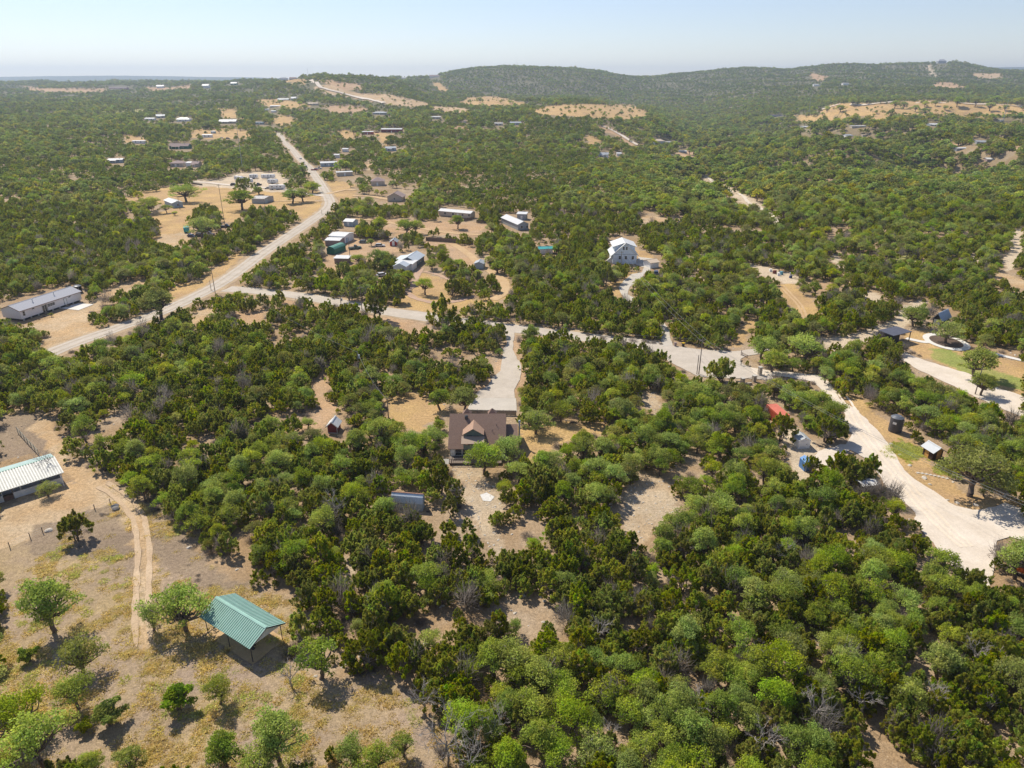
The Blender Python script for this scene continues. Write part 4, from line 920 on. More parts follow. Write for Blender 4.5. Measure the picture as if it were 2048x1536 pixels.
ro_=r.build('roof',M_GRMETAL,e); rb.build('ribs',mat('lit_rib_metal',(.33,.47,.42),.45,.1,1),ro_); c=MB(); c.prism([(W_/2-.22,H+rh+.07),(W_/2+.22,H+rh+.07),(W_/2,H+rh+.2)],'x',-ov-.01,L+ov+.01); c.build('ridge_cap',mat('pale_green_metal',(.36,.58,.49),.45,.08,1),ro_)  # ribs paler than the sheet: light-and-dark striping put into the colour
for x in(.0,L-.06): gp=MB(); gp.prism([(0,H-.45),(W_,H-.45),(W_,H),(W_/2,H+rh-.02),(0,H)],'x',x,x+.06); gp.build('gable_panel',M_PWHITE,e)
tr_=MB(); 
for s in(0,1):
    f=lambda y:(W_-y if s else y); x=L+ov; tr_.slab([(x,f(-ov),H-ov*k1+.1),(x+.05,f(-ov),H-ov*k1+.1),(x+.05,W_/2,H+rh+.1),(x,W_/2,H+rh+.1)],.2)
tr_.build('trim',M_DTRIM,e)
for x in(.05,L*.5,L-.05):
    for y in(.05,W_-.05): p=MB(); p.tube((x,y,-.4),(x,y,H+.05),.06,.06,8); p.build('post',M_STEEL,e)
bm_=MB(); bm_.lo(0,L,.0,.08,H-.2,H-.02); bm_.lo(0,L,W_-.08,W_,H-.2,H-.02); bm_.build('beam',M_STEEL,e)
ca,sa=math.cos(rz),math.sin(rz)
sheet('dirt_floor',[(a[0]+x*ca-y*sa,a[1]+x*sa+y*ca) for x,y in((-.3,-.3),(L+.3,-.3),(L+.3,W_+.4),(-.3,W_+.4))],M_DIRT,off=.05,cell=1,jit=.2,maskgrow=0)
t=empty('round_table',(a[0]+(L-2)*ca-1.6*sa,a[1]+(L-2)*sa+1.6*ca,0.05),rz,'small dark round table standing under the green-roofed shelter','table'); m=MB(); m.tube((0,0,.68),(0,0,.74),.5,.5,16); m.build('tabletop',M_STEEL,t); m=MB(); m.tube((0,0,0),(0,0,.68),.06,.06,8); m.tube((0,0,0),(0,0,.04),.28,.25,12); m.build('pedestal',M_STEEL,t)
# --- long barn at the left edge
fr=frame3((-62,1026),(127,966),(150,957)); a,rz,L,_w=fr; b=G(92,909.6,2.9)[:2]; n_=np.array([-math.sin(rz),math.cos(rz)]); Wb=float((b-a)@n_)-.3; Wb=min(max(Wb,5.5),8)
e=empty('stable_barn',(a[0],a[1],0),rz,'long open-fronted stable with white ribbed and teal roof at the left edge','barn'); keepbox(a[0],a[1],rz,0,L,-.6,Wb,0,3.6,1)
wl=MB(); wl.lo(0,L,Wb-.1,Wb,-.3,2.7); wl.lo(0,.1,0,Wb-.1,-.3,2.7); wl.lo(L-.1,L,.9,Wb-.1,-.3,2.7); wl.lo(.1,L-.1,2.6,2.7,-.3,2.7); wl.build('wall',M_PWHITE,e)
ry=Wb*.66; r=MB(); kx=(3.5-2.65)/ry; rb=MB()
r.slab([(-.3,-.9,2.65-.9*kx),(L+.3,-.9,2.65-.9*kx),(L+.3,ry,3.5),(-.3,ry,3.5)],.08)
nr=int((L+.6)/.45)
for i in range(nr+1):
    x=-.3+i*(L+.5)/nr; rb.slab([(x,-.9,2.65-.9*kx+.07),(x+.22,-.9,2.65-.9*kx+.07),(x+.22,ry,3.57),(x,ry,3.57)],.08)
ro_=r.build('roof',mat('shaded_barn_metal',(.42,.42,.38),.6,.15,1),e); rb.build('ribs',mat('lit_barn_rib',(.54,.53,.49),.5,.1,1),ro_); r=MB(); r.slab([(-.3,ry,3.5),(L+.3,ry,3.5),(L+.3,Wb+.4,2.9),(-.3,Wb+.4,2.9)],.08); r.build('roof',mat('teal_roof_metal',(.36,.47,.44),.45,.1,.5,metal=.2),e)  # pale ribs over darker valleys: rib light and shade painted into the metal
r=MB(); r.lo(-.3,L+.3,ry-.15,ry+.2,3.5,3.56); r.build('ridge_cap',M_GRMETAL,e)
u=L; seg=[(3.4,'w'),(3.2,'t'),(1.3,'w'),(1.6,'b'),(3.4,'w'),(1.5,'b'),(3.2,'w'),(1.5,'b'),(2.5,'w')]
for w,k in seg:
    if u-w<0: w=u
    pz=MB()
    if k=='w' or k=='t': pz.lo(u-w+.05,u-.05,-.02,.06,-.2,1.25); pz.build('front_panel',M_PWHITE,e)
    else: pz.lo(u-w+.05,u-.05,.10,.16,-.2,.9); pz.build('stall_gate',mat('rusty_gate',(.22,.13,.10),.8,.3,4),e)
    p=MB(); p.lo(u-.06,u+.06,-.1,.06,-.3,2.62); p.build('post',M_PWHITE if k=='w' else M_WOOD,e); u-=w
    if u<=.5: break
p=MB(); p.tube((L-.2,-1.4,-.2),(L-.3,-.8,2.2),.08,.08,8); p.build('downpipe',M_PWHITE,e)
# --- long white manufactured home on piers
fr=frame3((44,639.4,.6),(164,599,.6),7.6); a,rz,L,W_=fr
wn=[('f',L*.05,.75,.9,1.4),('f',L*.445,.85,1.2,.85),('f',L*.485,.85,1.2,.85),('f',L*.525,.85,1.2,.85),('f',L*.20,.8,2.0,.3,None,False),('f',L*.80,.8,2.0,.3,None,False)]
e,_,_=bld('manufactured_home','long white manufactured home with grey roof beside the road at the left','house',fr,2.75,1.35,M_PINK,M_GSHING,.35,z0=.7,wins=wn,keep=.0,trim=M_BRROOF,vents=2,skirt=M_DTRIM)
dd=MB(); dd.lo(L*.335,L*.345+1.7,-.05,-.005,.72,2.9); d_=dd.build('glazed_double_door',M_GLASS,e); f=MB()
for x in(0,.85,1.7): f.lo(L*.335+x-.04,L*.335+x+.06,-.09,-.052,.72,2.9)
f.lo(L*.335+.06,L*.335+.81,-.09,-.052,2.82,2.9); f.build('frame',M_TRIM,d_)
dd=MB(); dd.lo(L*.70,L*.70+.95,-.05,-.005,.72,2.85); d_=dd.build('door',M_WHITE,e); f=MB(); f.lo(L*.70-.07,L*.70,-.08,-.006,.7,2.92); f.lo(L*.70+.95,L*.70+1.02,-.08,-.006,.7,2.92); f.lo(L*.70,L*.70+.95,-.08,-.006,2.85,2.92); f.build('frame',M_DTRIM,d_)
for x in(L*.36,L*.72):
    s=MB(); s.lo(x-.6,x+.6,-1.1,-.1,0,.25); s.lo(x-.6,x+.6,-.7,-.1,.25,.55); s.build('steps',M_WOOD,e)
for i in range(9): s=MB(); s.lo(.6+i*(L-1.6)/8,1.0+i*(L-1.6)/8,.1,.45,-.3,.69); s.build('pier',M_CUN,e)
# --- water tanks
def tank(px,py,R,H,label,m,name='water_tank'):
    g=G(px,py); e=empty(name,tuple(g),0,label,'tank'); keepbox(g[0],g[1],0,-R,R,-R,R,0,H,.5); m1=MB(); m1.tube((0,0,-.1),(0,0,H*.9),R,R,28)
    for k in range(1,7): m1.tube((0,0,H*.9*k/7-.05),(0,0,H*.9*k/7+.05),R+.03,R+.03,28)
    m1.build('body',m,e); t=MB(); t.tube((0,0,H*.9),(0,0,H),R+.02,R*.55,28); t.tube((0,0,H),(0,0,H+.08),.3,.3,12); t.build('lid',mat('tank_lid',(.13,.14,.16),.4,.1,1),e)
    s=MB(); s.box((-R*.72,-R*.75,H*.62),(.75,.04,.5),math.radians(-45)); s.build('sticker',M_TRIM,e); p=MB(); p.tube((R*.75,-R*.8,-.1),(R*.75,-R*.8,H*.85),.05,.05,6); p.tube((R*.75,-R*.8,H*.85),(R*.3,-R*.3,H*.95),.05,.05,6); p.build('pipe',M_GALV,e); return e
tank(1789,862,1.3,3.7,'tall dark grey ribbed water tank beside the caliche road',mat('grey_poly',(.085,.08,.085),.5,.15,1)); tank(157,585,1.35,2.7,'black water tank behind the far end of the long white home',mat('black_poly',(.02,.02,.022),.4,.1,1))
# --- red container, white shed, blue shed
tp=[G(1530.5,806.6,2.5)[:2],G(1559,832,2.5)[:2]]; d=tp[1]-tp[0]; Lc=6.05; rz=math.atan2(d[1],d[0]); a=tp[0]; b_=tp[1]; b0=b_-np.array([math.cos(rz),math.sin(rz)])*Lc
e=empty('shipping_container',(b0[0],b0[1],ground(*b0)),rz,'red shipping container half hidden by junipers right of centre','container'); keepbox(b0[0],b0[1],rz,0,Lc,0,2.44,1.2,2.6,1)
m=MB(); m.lo(0,Lc,0,2.44,0,2.5); 
for i in range(20):
    x=.2+i*(Lc-.4)/19.5; m.lo(x,x+.14,-.04,0,.2,2.35); m.lo(x,x+.14,2.44,2.48,.2,2.35)
m.build('body',M_RUST,e); m=MB(); m.lo(0,Lc,0,2.44,2.504,2.56); m.build('roof',mat('faded_red_paint',(.62,.17,.11),.6,.12,1),e); m=MB(); m.lo(Lc+.003,Lc+.05,.1,1.2,.15,2.4); m.lo(Lc+.003,Lc+.05,1.24,2.34,.15,2.4); dd=m.build('door',M_RUST,e); m=MB(); [m.tube((Lc+.08,y,.2),(Lc+.08,y,2.4),.025,.025,6) for y in(.5,.9,1.5,1.95)]; m.build('handle',M_DTRIM,dd)
e,L,W_=bld('storage_shed','white storage shed with grey roof in the gravel bay left of the caliche road','shed',frame3((1582,884),(1596,898),(1619.5,897.5)),1.85,.55,M_WHITE,mat('grey_shed_roof',(.40,.42,.43),.6,.08,1),.06,keep=0,doors=[('r',1.2,1.35,1.75,M_WHITE)],trim=M_TRIM)
e,L,W_=bld('storage_shed','small blue shed behind a young juniper in the gravel bay','shed',frame3((1597,932),(1608,943),(1622,939)),1.8,.4,M_BLUE,mat('blue_roof',(.12,.28,.58),.5,.1,1),.05,keep=.2,doors=[('r',.7,.8,1.6,M_BLUE)])
g=G(1731,984); e=empty('canopy_tent',tuple(g),.2,'white canopy among the trees on the island beside the road','canopy'); keepbox(g[0],g[1],.2,-2.2,2.2,-1.5,1.5,2.1,2.7,0); m=MB(); m.slab([(-1.8,-1.2,2.1),(1.8,-1.2,2.1),(1.8,0,2.45),(-1.8,0,2.45)],.04); m.slab([(-1.8,1.2,2.1),(1.8,1.2,2.1),(1.8,0,2.45),(-1.8,0,2.45)],.04); m.build('roof',M_TRIM,e)
for x in(-1.7,1.7):
    for y in(-1.1,1.1): m=MB(); m.tube((x,y,-.2),(x,y,2.1),.03,.03,6); m.build('post',M_GALV,e)
# --- little wood cabin
fr=frame3((1844,909),(1863,921),(1890,923)); a,rz,L,W_=fr
e,L,W_=bld('wooden_cabin','small dark cabin with light wood doors and pale metal roof below the water tank','cabin',fr,2.0,.75,mat('dark_stained_wood',(.06,.035,.025),.75,.2,3),M_GALV,.45,keep=0)
for face,u in(('f',L*.42),('r',W_*.62)): door(e,face,u,.85,1.85,L,W_,M_ORWOOD,M_ORWOOD)
m=MB(); m.prism([(0,2.02),(W_,2.02),(W_/2,2.7)],'x',L+.003,L+.03); m.build('gable_board',M_ORWOOD,e)
# --- orange trailer at right edge
fr=frame3((2019,1141),(2064,1168),2.3); a,rz,L,W_=fr; e=empty('dump_trailer',(a[0],a[1],0.5),rz,'orange open-topped trailer with black load cut by the right edge','trailer'); keepbox(a[0],a[1],rz,0,L,0,W_,.2,1.6,.5)
m=MB(); m.lo(0,L,0,.08,0,1.15); m.lo(0,L,W_-.08,W_,0,1.15); m.lo(0,.08,.08,W_-.08,0,1.15); m.lo(L-.08,L,.08,W_-.08,0,1.15); m.lo(.08,L-.08,.08,W_-.08,0,.06); m.build('body',mat('orange_paint',(.70,.16,.03),.5,.12,1),e)
m=MB(); [m.lo(x,x+.07,-.05,0,.02,1.15) for x in np.linspace(.5,L-.5,5)]; m.lo(0,L,-.05,0,1.08,1.16); m.build('rib',mat('dark_orange',(.42,.08,.02),.5,.2,1),e); m=MB(); m.prism([(.1,.5),(W_-.1,.5),(W_-.1,1.0),(W_/2,1.4),(.1,1.0)],'x',.3,L-.3); m.build('load',M_BLK,e)
for y in(-.0,W_):
    for x in(L*.4,L*.6): m=MB(); m.tube((x,y-.1,-.15),(x,y+.1,-.15),.35,.35,14); m.build('wheel',M_BLK,e)
g=G(2004,1134); e=tag((lambda m:(m.box((0,0,.25),(2.4,.7,.3),-.9),m.build('stone_slab',M_STONE,None,tuple(g)))[1])(MB()),'long pale stone slab lying between the juniper and the orange trailer','slab')
# --- black cabin and flat black pavilion
fr=frame3((1897,645),(1880,653.5),(1862,650.5)); e,L,W_=bld('black_cabin','small black cabin with steep blue-grey roof and white doors at upper right','cabin',fr,2.3,1.7,M_BLK,mat('blue_grey_roof',(.36,.42,.50),.45,.08,1,metal=.2),.5,keep=.1)
for u in(.32,.68):
    m=MB(); 
    face='r' if True else 'l'
    door(e,face,W_*u,.8,2.0,L,W_,M_WHITE)
    door(e,'l',W_*u,.8,2.0,L,W_,M_WHITE)
q=[G(1756,660.3,3.2),G(1787,672.8,3.0),G(1824,664.2,3.0),G(1792.7,652,3.2)]; cc=sum(q)/4; e=empty('open_pavilion',(cc[0],cc[1],ground(cc[0],cc[1])),0,'flat charcoal roofed pavilion with posts beside the lawn','pavilion'); fillpoly(KEEP,[(1756,660),(1787,673),(1824,664),(1824,684),(1790,690),(1757,675),(1756,660),(1792,650)])
m=MB(); m.slab([(p[0]-cc[0],p[1]-cc[1],3.2) for p in q],.18); m.build('roof',M_BLKROOF,e)
for i in range(4): p=q[i]; x=(p[0]-cc[0])*.93; y=(p[1]-cc[1])*.93; m=MB(); m.lo(x-.09,x+.09,y-.09,y+.09,-.3,3.03); m.build('post',M_STEEL,e)
dv=(q[1]-q[0])[:2]; dn=np.hypot(*dv); m=MB(); m.box((( q[0]+q[1])[0]/2*.9+(q[2]+q[3])[0]/2*.1-cc[0],(q[0]+q[1])[1]/2*.9+(q[2]+q[3])[1]/2*.1-cc[1],1.5),(dn*.85,.12,3.0),math.atan2(dv[1],dv[0])); m.build('wall',M_BLK,e)
m=MB(); m.box((( q[0]+q[1])[0]/2*.6+(q[2]+q[3])[0]/2*.4-cc[0],(q[0]+q[1])[1]/2*.6+(q[2]+q[3])[1]/2*.4-cc[1],1.4),(dn*.6,2.2,2.8),math.atan2(dv[1],dv[0])); m.build('store_room',M_BLK,e)
# --- two-storey white house
fr=frame3((1224.5,528),(1272.5,528),11.5); a,rz,L,W_=fr; e=empty('two_storey_house',(a[0],a[1],ground(*a)),rz,'two-storey pale blue-white house with wide dormers on the wooded hillside','house'); keepbox(a[0],a[1],rz,-1,L+1,0,W_,1.2,9,1)
M_HW=mat('pale_blue_siding',(.72,.78,.83),.6,.05,1.5); m=MB(); m.prism([(0,-.6),(L,-.6),(L,4.0),(L/2,8.4),(0,4.0)],'y',0,W_); m.build('wall',M_HW,e)
k=(8.4-4.0)/(L/2); r=MB()
for s in(0,1):
    f=lambda x:(L-x if s else x); r.slab([(f(-.9),-.4,4.0-.9*k+.14),(f(-.9),W_+.4,4.0-.9*k+.14),(L/2,W_+.4,8.54),(L/2,-.4,8.54)],.14)
ro_=r.build('roof',M_WROOF,e); m=MB(); m.prism([(L/2-.2,8.52),(L/2+.2,8.52),(L/2,8.66)],'y',-.42,W_+.42); m.build('ridge_cap',M_WROOF,ro_)
for s in(0,1):
    f=lambda x:(L-x if s else x); d=MB(); x0,x1=f(.5),f(L/2); d.prism([(f(.7),4.4),(f(.7),6.9),(L/2,8.35),(L/2,7.0)],'y',1.6,W_-.6); dm=d.build('dormer',M_HW,e); r=MB(); r.slab([(f(-.1),1.0,6.85),(f(-.1),W_+.2,6.85),(L/2,W_+.2,8.62),(L/2,1.0,8.62)],.12); r.build('roof',M_WROOF,dm)
for u in(L*.44,L*.56): window(e,'f',u,.75,5.9,1.15,L,W_)
for u,w in((L*.30,.9),(L*.55,.9),(L*.84,.9)): window(e,'f',u,w,2.0,1.3,L,W_)
m=MB(); m.lo(0,L,-.06,-.003,3.95,4.12); m.build('trim',M_GREY,e); m=MB(); m.prism([(0,0),(-2.8,0),(-2.8,.2),(-.1,2.6),(0,2.6)],'y',2,3.2); m.build('stairs',M_WHITE,e)
bld('garage','tan-roofed open garage beside the driveway of the two-storey house','garage',frame3((1300.5,537),(1317,535),5.0),2.3,.7,M_WHITE,M_TANR,.4,keep=0)[0]
g=G(1305,541); 
# --- homestead with white roofs in the middle distance
fr=frame3((848.5,522),(831.4,535),(803,532.5)); e,L,W_=bld('ranch_house','rambling house with pale grey and white metal roofs above the curved garden path','house',fr,2.6,1.5,mat('slate_siding',(.16,.19,.21),.7,.15,2),mat('pale_grey_roof',(.58,.62,.64),.45,.06,1,metal=.15),.5,keep=.1)
m=MB(); m.lo(L+.05,L+.5,W_*.15,W_*.75,-.2,1.9); m.build('porch_screen',M_TAN,e)
m=MB(); m.slab([(L*.1,W_,2.6),(L*.95,W_,2.6),(L*.95,W_+3.6,2.1),(L*.1,W_+3.6,2.1)],.12); m.build('side_roof',mat('pale_grey_roof',(.58,.62,.64)),e)
m=MB(); m.lo(-6,-.1,-.5,W_*.95,-.2,2.5); m.build('wing_wall',M_WHITE,e); m=MB(); m.slab([(-6.3,-1.0,2.95),(.6,-1.0,2.95),(.6,W_+.3,3.15),(-6.3,W_+.3,3.15)],.14); m.build('wing_roof',M_WROOF,e)
m=MB(); m.prism([(0,2.9),(W_*.9,2.9),(W_*.45,4.2)],'x',-11,-6.2); m.lo(-10.8,-6.3,.2,W_*.85,-.2,2.88); m.build('rear_wing',mat('pale_grey_roof',(.58,.62,.64)),e)
for u in(1.5,4,6.5): window(e,'f',u,1,1,1.1,L,W_)
bld('workshop','white-roofed barn at the back of the three sheds by the dark fence','barn',frame3((659,485),(690,487),(697,478)),3.2,.7,M_WHITE,M_WROOF,.3,keep=.1,doors=[('r',2.0,1.6,2.3,M_BLUEG)])
bld('workshop','white-roofed red-walled barn in the middle of the three sheds','barn',frame3((651,492),(680,493),(686,486)),2.6,.5,M_BRROOF,M_WROOF,.2,keep=.1)
bld('green_shed','dark green metal shed with green roof, nearest of the three','shed',frame3((676,499),(654,508),(664,512)),2.4,.9,M_DGREEN,mat('green_shed_roof',(.12,.30,.22),.5,.1,1,metal=.2),.2,keep=.1,roof='gambrel')
small('animal_pen_shelter','white flat-roofed pen shelter below the green shed','shelter',683,528,28,4,-5,2.2,.3,M_WOOD,M_WROOF,roof='flat',nw=0,dr=False)
small('red_shed','red barn-shaped shed with pale roof in the homestead yard','shed',787,492,14,5,0,1.7,1.0,M_RED,M_GALV,roof='gable',ridge='y',nw=0,keep=.1)
bld('garden_shed','pale blue garden shed with light metal roof by the dirt drive','shed',frame3((949,538),(967,538.5),4.5),2.2,.7,M_BLUEG,M_GALV,.3,ridge='y',keep=.2)
small('white_shed','small blue-white shed behind the homestead by a pole','shed',697,453,19,6,-15,2.4,.8,M_BLUEG,M_WROOF,nw=1)
bld('manufactured_home','long tan manufactured home with white roof behind the homestead','house',frame3((878,432),(941,438),5.2),2.6,.8,M_TAN,M_WROOF,.3,keep=.0,z0=.3,wins=[('f',4,1.2,1,1.1),('f',9,1.2,1,1.1),('f',15,1.2,1,1.1),('f',19,1.2,1,1.1)],doors=[('f',12,.95,2.3,M_WHITE)])
bld('grey_house','grey house with pale roof and rear lean-to among oaks right of the tan home','house',frame3((1003,446),(1036,461),(1064,462.5)),3.0,1.3,M_GREY,mat('light_grey_roof',(.56,.56,.57),.6,.06,1),.4,keep=.1,wins=[('r',2,1.1,1,1.1),('r',5,1.1,1,1.1)])
small('white_lean_to','white square roof rising behind the grey house','outbuilding',1043,440,18,5,-10,3,.3,M_GREY,M_WROOF,roof='flat',nw=0)
small('teal_roof_shed','low teal-roofed shed deep in the oaks left of the two-storey house','shed',1092,508,27,4,8,2.2,.5,M_WHITE,M_TEAL,nw=0)
bld('gabled_house','house with mauve-brown gable roof and grey front among dark trees','house',frame3((775,403),(804,403),9),2.9,2.3,M_TAN,M_BRROOF,.7,ridge='y',keep=.1,wins=[('f',4.4,.8,1.2,1.0)])
small('hip_roof_house','tan hip-roofed house just showing above the trees by the road','house',755,372,25,9,5,3,2.6,M_TAN,M_BRROOF,roof='hip',nw=1,keep=.5)
small('trailer_home','pale trailer home with red skirting beside the far main road','trailer',690,352,29,3.5,22,2.8,.3,M_TAN,M_WROOF,roof='flat',nw=1)
small('white_roof_house','low white-roofed house above the trailer home','house',658,333,30,7,18,2.8,.8,M_BLUEG,M_WROOF,nw=2)
bld('metal_garage','grey metal garage with ribbed pale roof in the far brown field','garage',frame3((504.4,407),(529.8,407.5),(540,401.5)),2.9,.7,M_GREY,mat('ribbed_pale_roof',(.6,.57,.53),.6,.1,1),.15,keep=.0,ribs=.6,doors=[('r',2.2,2.6,2.4,M_BLUEG)])
bld('white_roof_house','pale house with bright white roof at the left end of the far field','house',frame3((330,409),(346,416),(365,413.5)),2.8,.9,M_BLUEG,M_WROOF,.5,keep=.1,wins=[('r',3,1,1,1)])
# --- brown-roofed house in the middle
hx0,hx1=-12.4,-1.55; Yf=125.2; e=empty('brown_roofed_house',(hx0,Yf,0),0,'brown shingled house with dormer balcony and deck at the centre of the photo','house'); keepbox(hx0,Yf,0,-.5,12.9,-3.4,12,0,7,1)
Wd=hx1-hx0; fillpoly(KEEP,[(895,905),(935,905),(935,940),(895,940)])
prof=[(0,-.3),(11.6,-.3),(11.6,2.7),(6.0,6.95),(2.0,4.15),(0,2.75)]
m=MB(); m.prism(prof,'x',0,Wd); m.build('wall',M_OLV,e)
r=MB(); o_=.35
r.slab([(-o_,-.7,2.45),(Wd+o_,-.7,2.45),(Wd+o_,1.95,4.25),(-o_,1.95,4.25)],.14); r.slab([(-o_,1.95,4.25),(Wd+o_,1.95,4.25),(Wd+o_,5.9,7.1),(-o_,5.9,7.1)],.14); r.slab([(-o_,5.9,7.1),(Wd+o_,5.9,7.1),(Wd+o_,12.2,2.4),(-o_,12.2,2.4)],.14)
ro_=r.build('roof',M_BSHING,e); v=MB(); v.tube((3.1,5.0,6.3),(3.1,5.0,6.95),.33,.33,12); v.tube((3.1,5.0,6.95),(3.1,5.0,7.15),.40,.2,12); v.build('turbine_vent',M_DTRIM,ro_)
for x,y,z in((9.3,3.6,5.5),(8.4,2.6,4.8)): v=MB(); v.tube((x,y,z-.3),(x,y,z+.35),.05,.05,6); v.build('vent_pipe',M_DTRIM,ro_)
for x in(3.1,8.3):
    t=MB(); t.add([(x-.95,6.6,6.4),(x+.95,6.6,6.4),(x+.95,8.5,6.4),(x-.95,8.5,6.4),(x,7.5,7.6)],[(0,1,4),(1,2,4),(2,3,4),(3,0,4),(3,2,1,0)]); t.lo(x-.85,x+.85,6.7,8.4,4.5,6.39); t.build('rear_gablet',M_BSHING,e)
# dormer with balcony
dx0,dx1=2.75,6.55; dm=MB(); dm.prism([(dx0,2.6),(dx1,2.6),(dx1,5.0),((dx0+dx1)/2,6.1),(dx0,5.0)],'y',1.2,5.0); d_=dm.build('dormer',M_OLV,e)
r=MB(); xm=(dx0+dx1)/2
for s in(-1,1): r.slab([(xm+s*(1.9+.25),.55,4.95),(xm+s*(2.15),4.0,4.95),(xm,5.2,6.28),(xm,.55,6.28)],.1)
r.build('roof',mat('light_brown_shingles',(.42,.27,.19),.95,.3,9,bump=.4),d_)
r=MB(); r.slab([(dx0-.4,-1.35,3.95),(dx1+.35,-1.35,3.95),(dx1+.35,.75,4.55),(dx0-.4,.75,4.55)],.1); r.build('awning',mat('tan_awning',(.40,.30,.225),.85,.08,2),d_)
b=MB(); b.lo(dx0+.1,dx1-.1,-.9,1.2,2.45,2.6); b.lo(dx0+.1,dx1-.1,-.98,-.9,2.6,3.45); b.lo(dx0+.02,dx0+.1,-.9,1.2,2.6,3.45); b.lo(dx1-.1,dx1-.02,-.9,1.2,2.6,3.45); b.build('balcony',M_OLV,d_)
for x in(dx0+.2,dx1-.2): p=MB(); p.lo(x-.05,x+.05,-.94,-.84,3.45,3.95); p.build('post',M_OLV,d_)
w=MB(); w.lo(3.4,4.4,1.14,1.197,2.7,4.5); w.lo(4.5,5.9,1.14,1.197,3.2,4.4); w.build('window',M_GLASS,d_)
# ground floor front: white pier, dark glazing, deck
m=MB(); m.lo(.1,.95,-.05,-.003,0,2.5); m.build('white_panel',M_WHITE,e)
for x in(1.1,2.55,7.2,9.0): window(e,'f',x+.6,1.2,.7,1.4,Wd,11)
m=MB(); m.lo(0,Wd-.5,-2.9,-.1,.35,.55); dk=m.build('deck',M_WOOD,e); m=MB(); m.lo(0,Wd-.5,-2.9,-2.82,1.35,1.45); 
for i in range(28): x=.05+i*(Wd-.7)/27; m.lo(x,x+.07,-2.9,-2.83,.55,1.36)
m.lo(-.02,.05,-2.9,-.1,1.35,1.45); m.build('railing',M_WOOD,dk)
for i in range(5): p=MB(); x=.1+i*(Wd-.9)/4; p.lo(x,x+.12,-2.85,-2.73,-.3,.35); p.build('post',M_WOOD,dk)
m=MB(); m.prism([(-1.2,0),(-2.6,0),(-1.2,.5)],'x',-1.6,-.1); m.build('ramp',M_CUN,e)
# garage wing
m=MB(); m.prism([(0.3,-.3),(10,-.3),(10,2.5),(5.6,4.6),(.3,2.5)],'x',Wd+.02,Wd+2.45); gw=m.build('side_wing',M_OLV,e); r=MB(); r.slab([(Wd+.36,-.3,2.35),(Wd+2.75,-.3,2.35),(Wd+2.75,5.6,4.85),(Wd+.36,5.6,4.85)],.12); r.slab([(Wd+.36,5.6,4.85),(Wd+2.75,5.6,4.85),(Wd+2.75,10.4,2.4),(Wd+.36,10.4,2.4)],.12); r.build('roof',M_BSHING,gw)
m=MB(); m.tube((Wd+3.05,5.6,.0),(Wd+3.05,5.6,5.4),.18,.18,10); m.tube((Wd+3.05,5.6,5.4),(Wd+3.05,5.6,5.7),.28,.2,10); m.build('flue_pipe',M_GALV,e)
# --- red playhouse, blue-grey shed
e,L,W_=bld('playhouse','dark red little shed with white trim and white roof in the wood left of centre','shed',frame3((656,866),(675,866.5),2.6),1.7,.95,M_DKRED,M_WROOF,.35,ridge='y',keep=.1)
m=MB()
for s in(-1,1): m.slab([(L/2+s*(L/2+.4),-.42,1.55),(L/2+s*(L/2+.4),-.36,1.55),(L/2,-.36,2.85),(L/2,-.42,2.85)],.16)
m.lo(-.02,.06,-.05,0,0,1.7); m.lo(L-.06,L+.02,-.05,0,0,1.7); m.lo(0,L,-.05,0,-.02,.1); m.build('trim',M_TRIM,e)
e,L,W_=bld('blue_grey_shed','blue-grey metal shed with rusty ridge sunk among junipers below the house','shed',frame3((784,1018),(845,1023),(857,1013)),1.6,1.35,M_BLUEG,mat('pale_blue_roof_metal',(.62,.68,.72),.5,.1,1,metal=.15),.08,roof='gambrel',keep=.55)
m=MB(); m.lo(-.1,L+.1,W_/2-.13,W_/2+.13,3.04,3.1); m.build('ridge_cap',mat('rusty_metal',(.30,.17,.12),.8,.35,4),e)
# ---------------------------------------------------------------- fences, gates, small furniture
def fence(name,label,pp,h,m,gap=0.0,pw=.14,post=2.4,world=False,rails=False):
    P=[G(*p) for p in pp]; e=empty(name,tuple(P[0]),0,label,'fence'); o=P[0]; bo=MB(); rl=MB(); pts=[]
    for a,b in zip(P[:-1],P[1:]):
        L=np.hypot(*(b-a)[:2]); n=max(1,int(L/post)); d=(b-a)[:2]/L; an=math.atan2(d[1],d[0])
        for i in range(n+1): q=a+(b-a)*i/n; p=MB(); p.box((q[0]-o[0],q[1]-o[1],ground(q[0],q[1])-o[2]+h/2-.1),(.11,.11,h+.25),an); p.build('post',m,e)
        for j in range(n):
            q=a+(b-a)*(j+.5)/n; zz=ground(q[0],q[1])-o[2]
            if rails:
                for zr in(.35,.75,1.1): rl.box((q[0]-o[0],q[1]-o[1],zz+zr*h/1.2),(L/n-.12,.05,.10),an)
            elif gap==0:
                npk=int((L/n-.12)/(pw+.01))
                for k in range(npk): t=(k+.5)/npk-.5; bo.box((q[0]-o[0]+d[0]*t*(L/n-.12),q[1]-o[1]+d[1]*t*(L/n-.12),zz+h/2+random.uniform(-.03,.03)),(pw,.03,h-.1),an)
            else:
                for zr in(.3,.7,1.1):
                    rl.box((q[0]-o[0],q[1]-o[1],zz+zr),(L/n-.1,.015,.015),an)
    if bo.f: bo.build('boards',m,e)
    if rl.f: rl.build('rails' if rails else 'wire',m if rails else M_GALV,e)
    return e
M_FW=mat('brown_fence_wood',(.20,.145,.11),.9,.3,3)
fence('board_fence','long brown board fence behind the dirt drive of the homestead',[(852,482),(900,485),(946,490)],1.9,M_FW); fence('board_fence','dark board fence behind the homestead sheds',[(700,475),(740,477),(778,480)],1.9,M_FW)
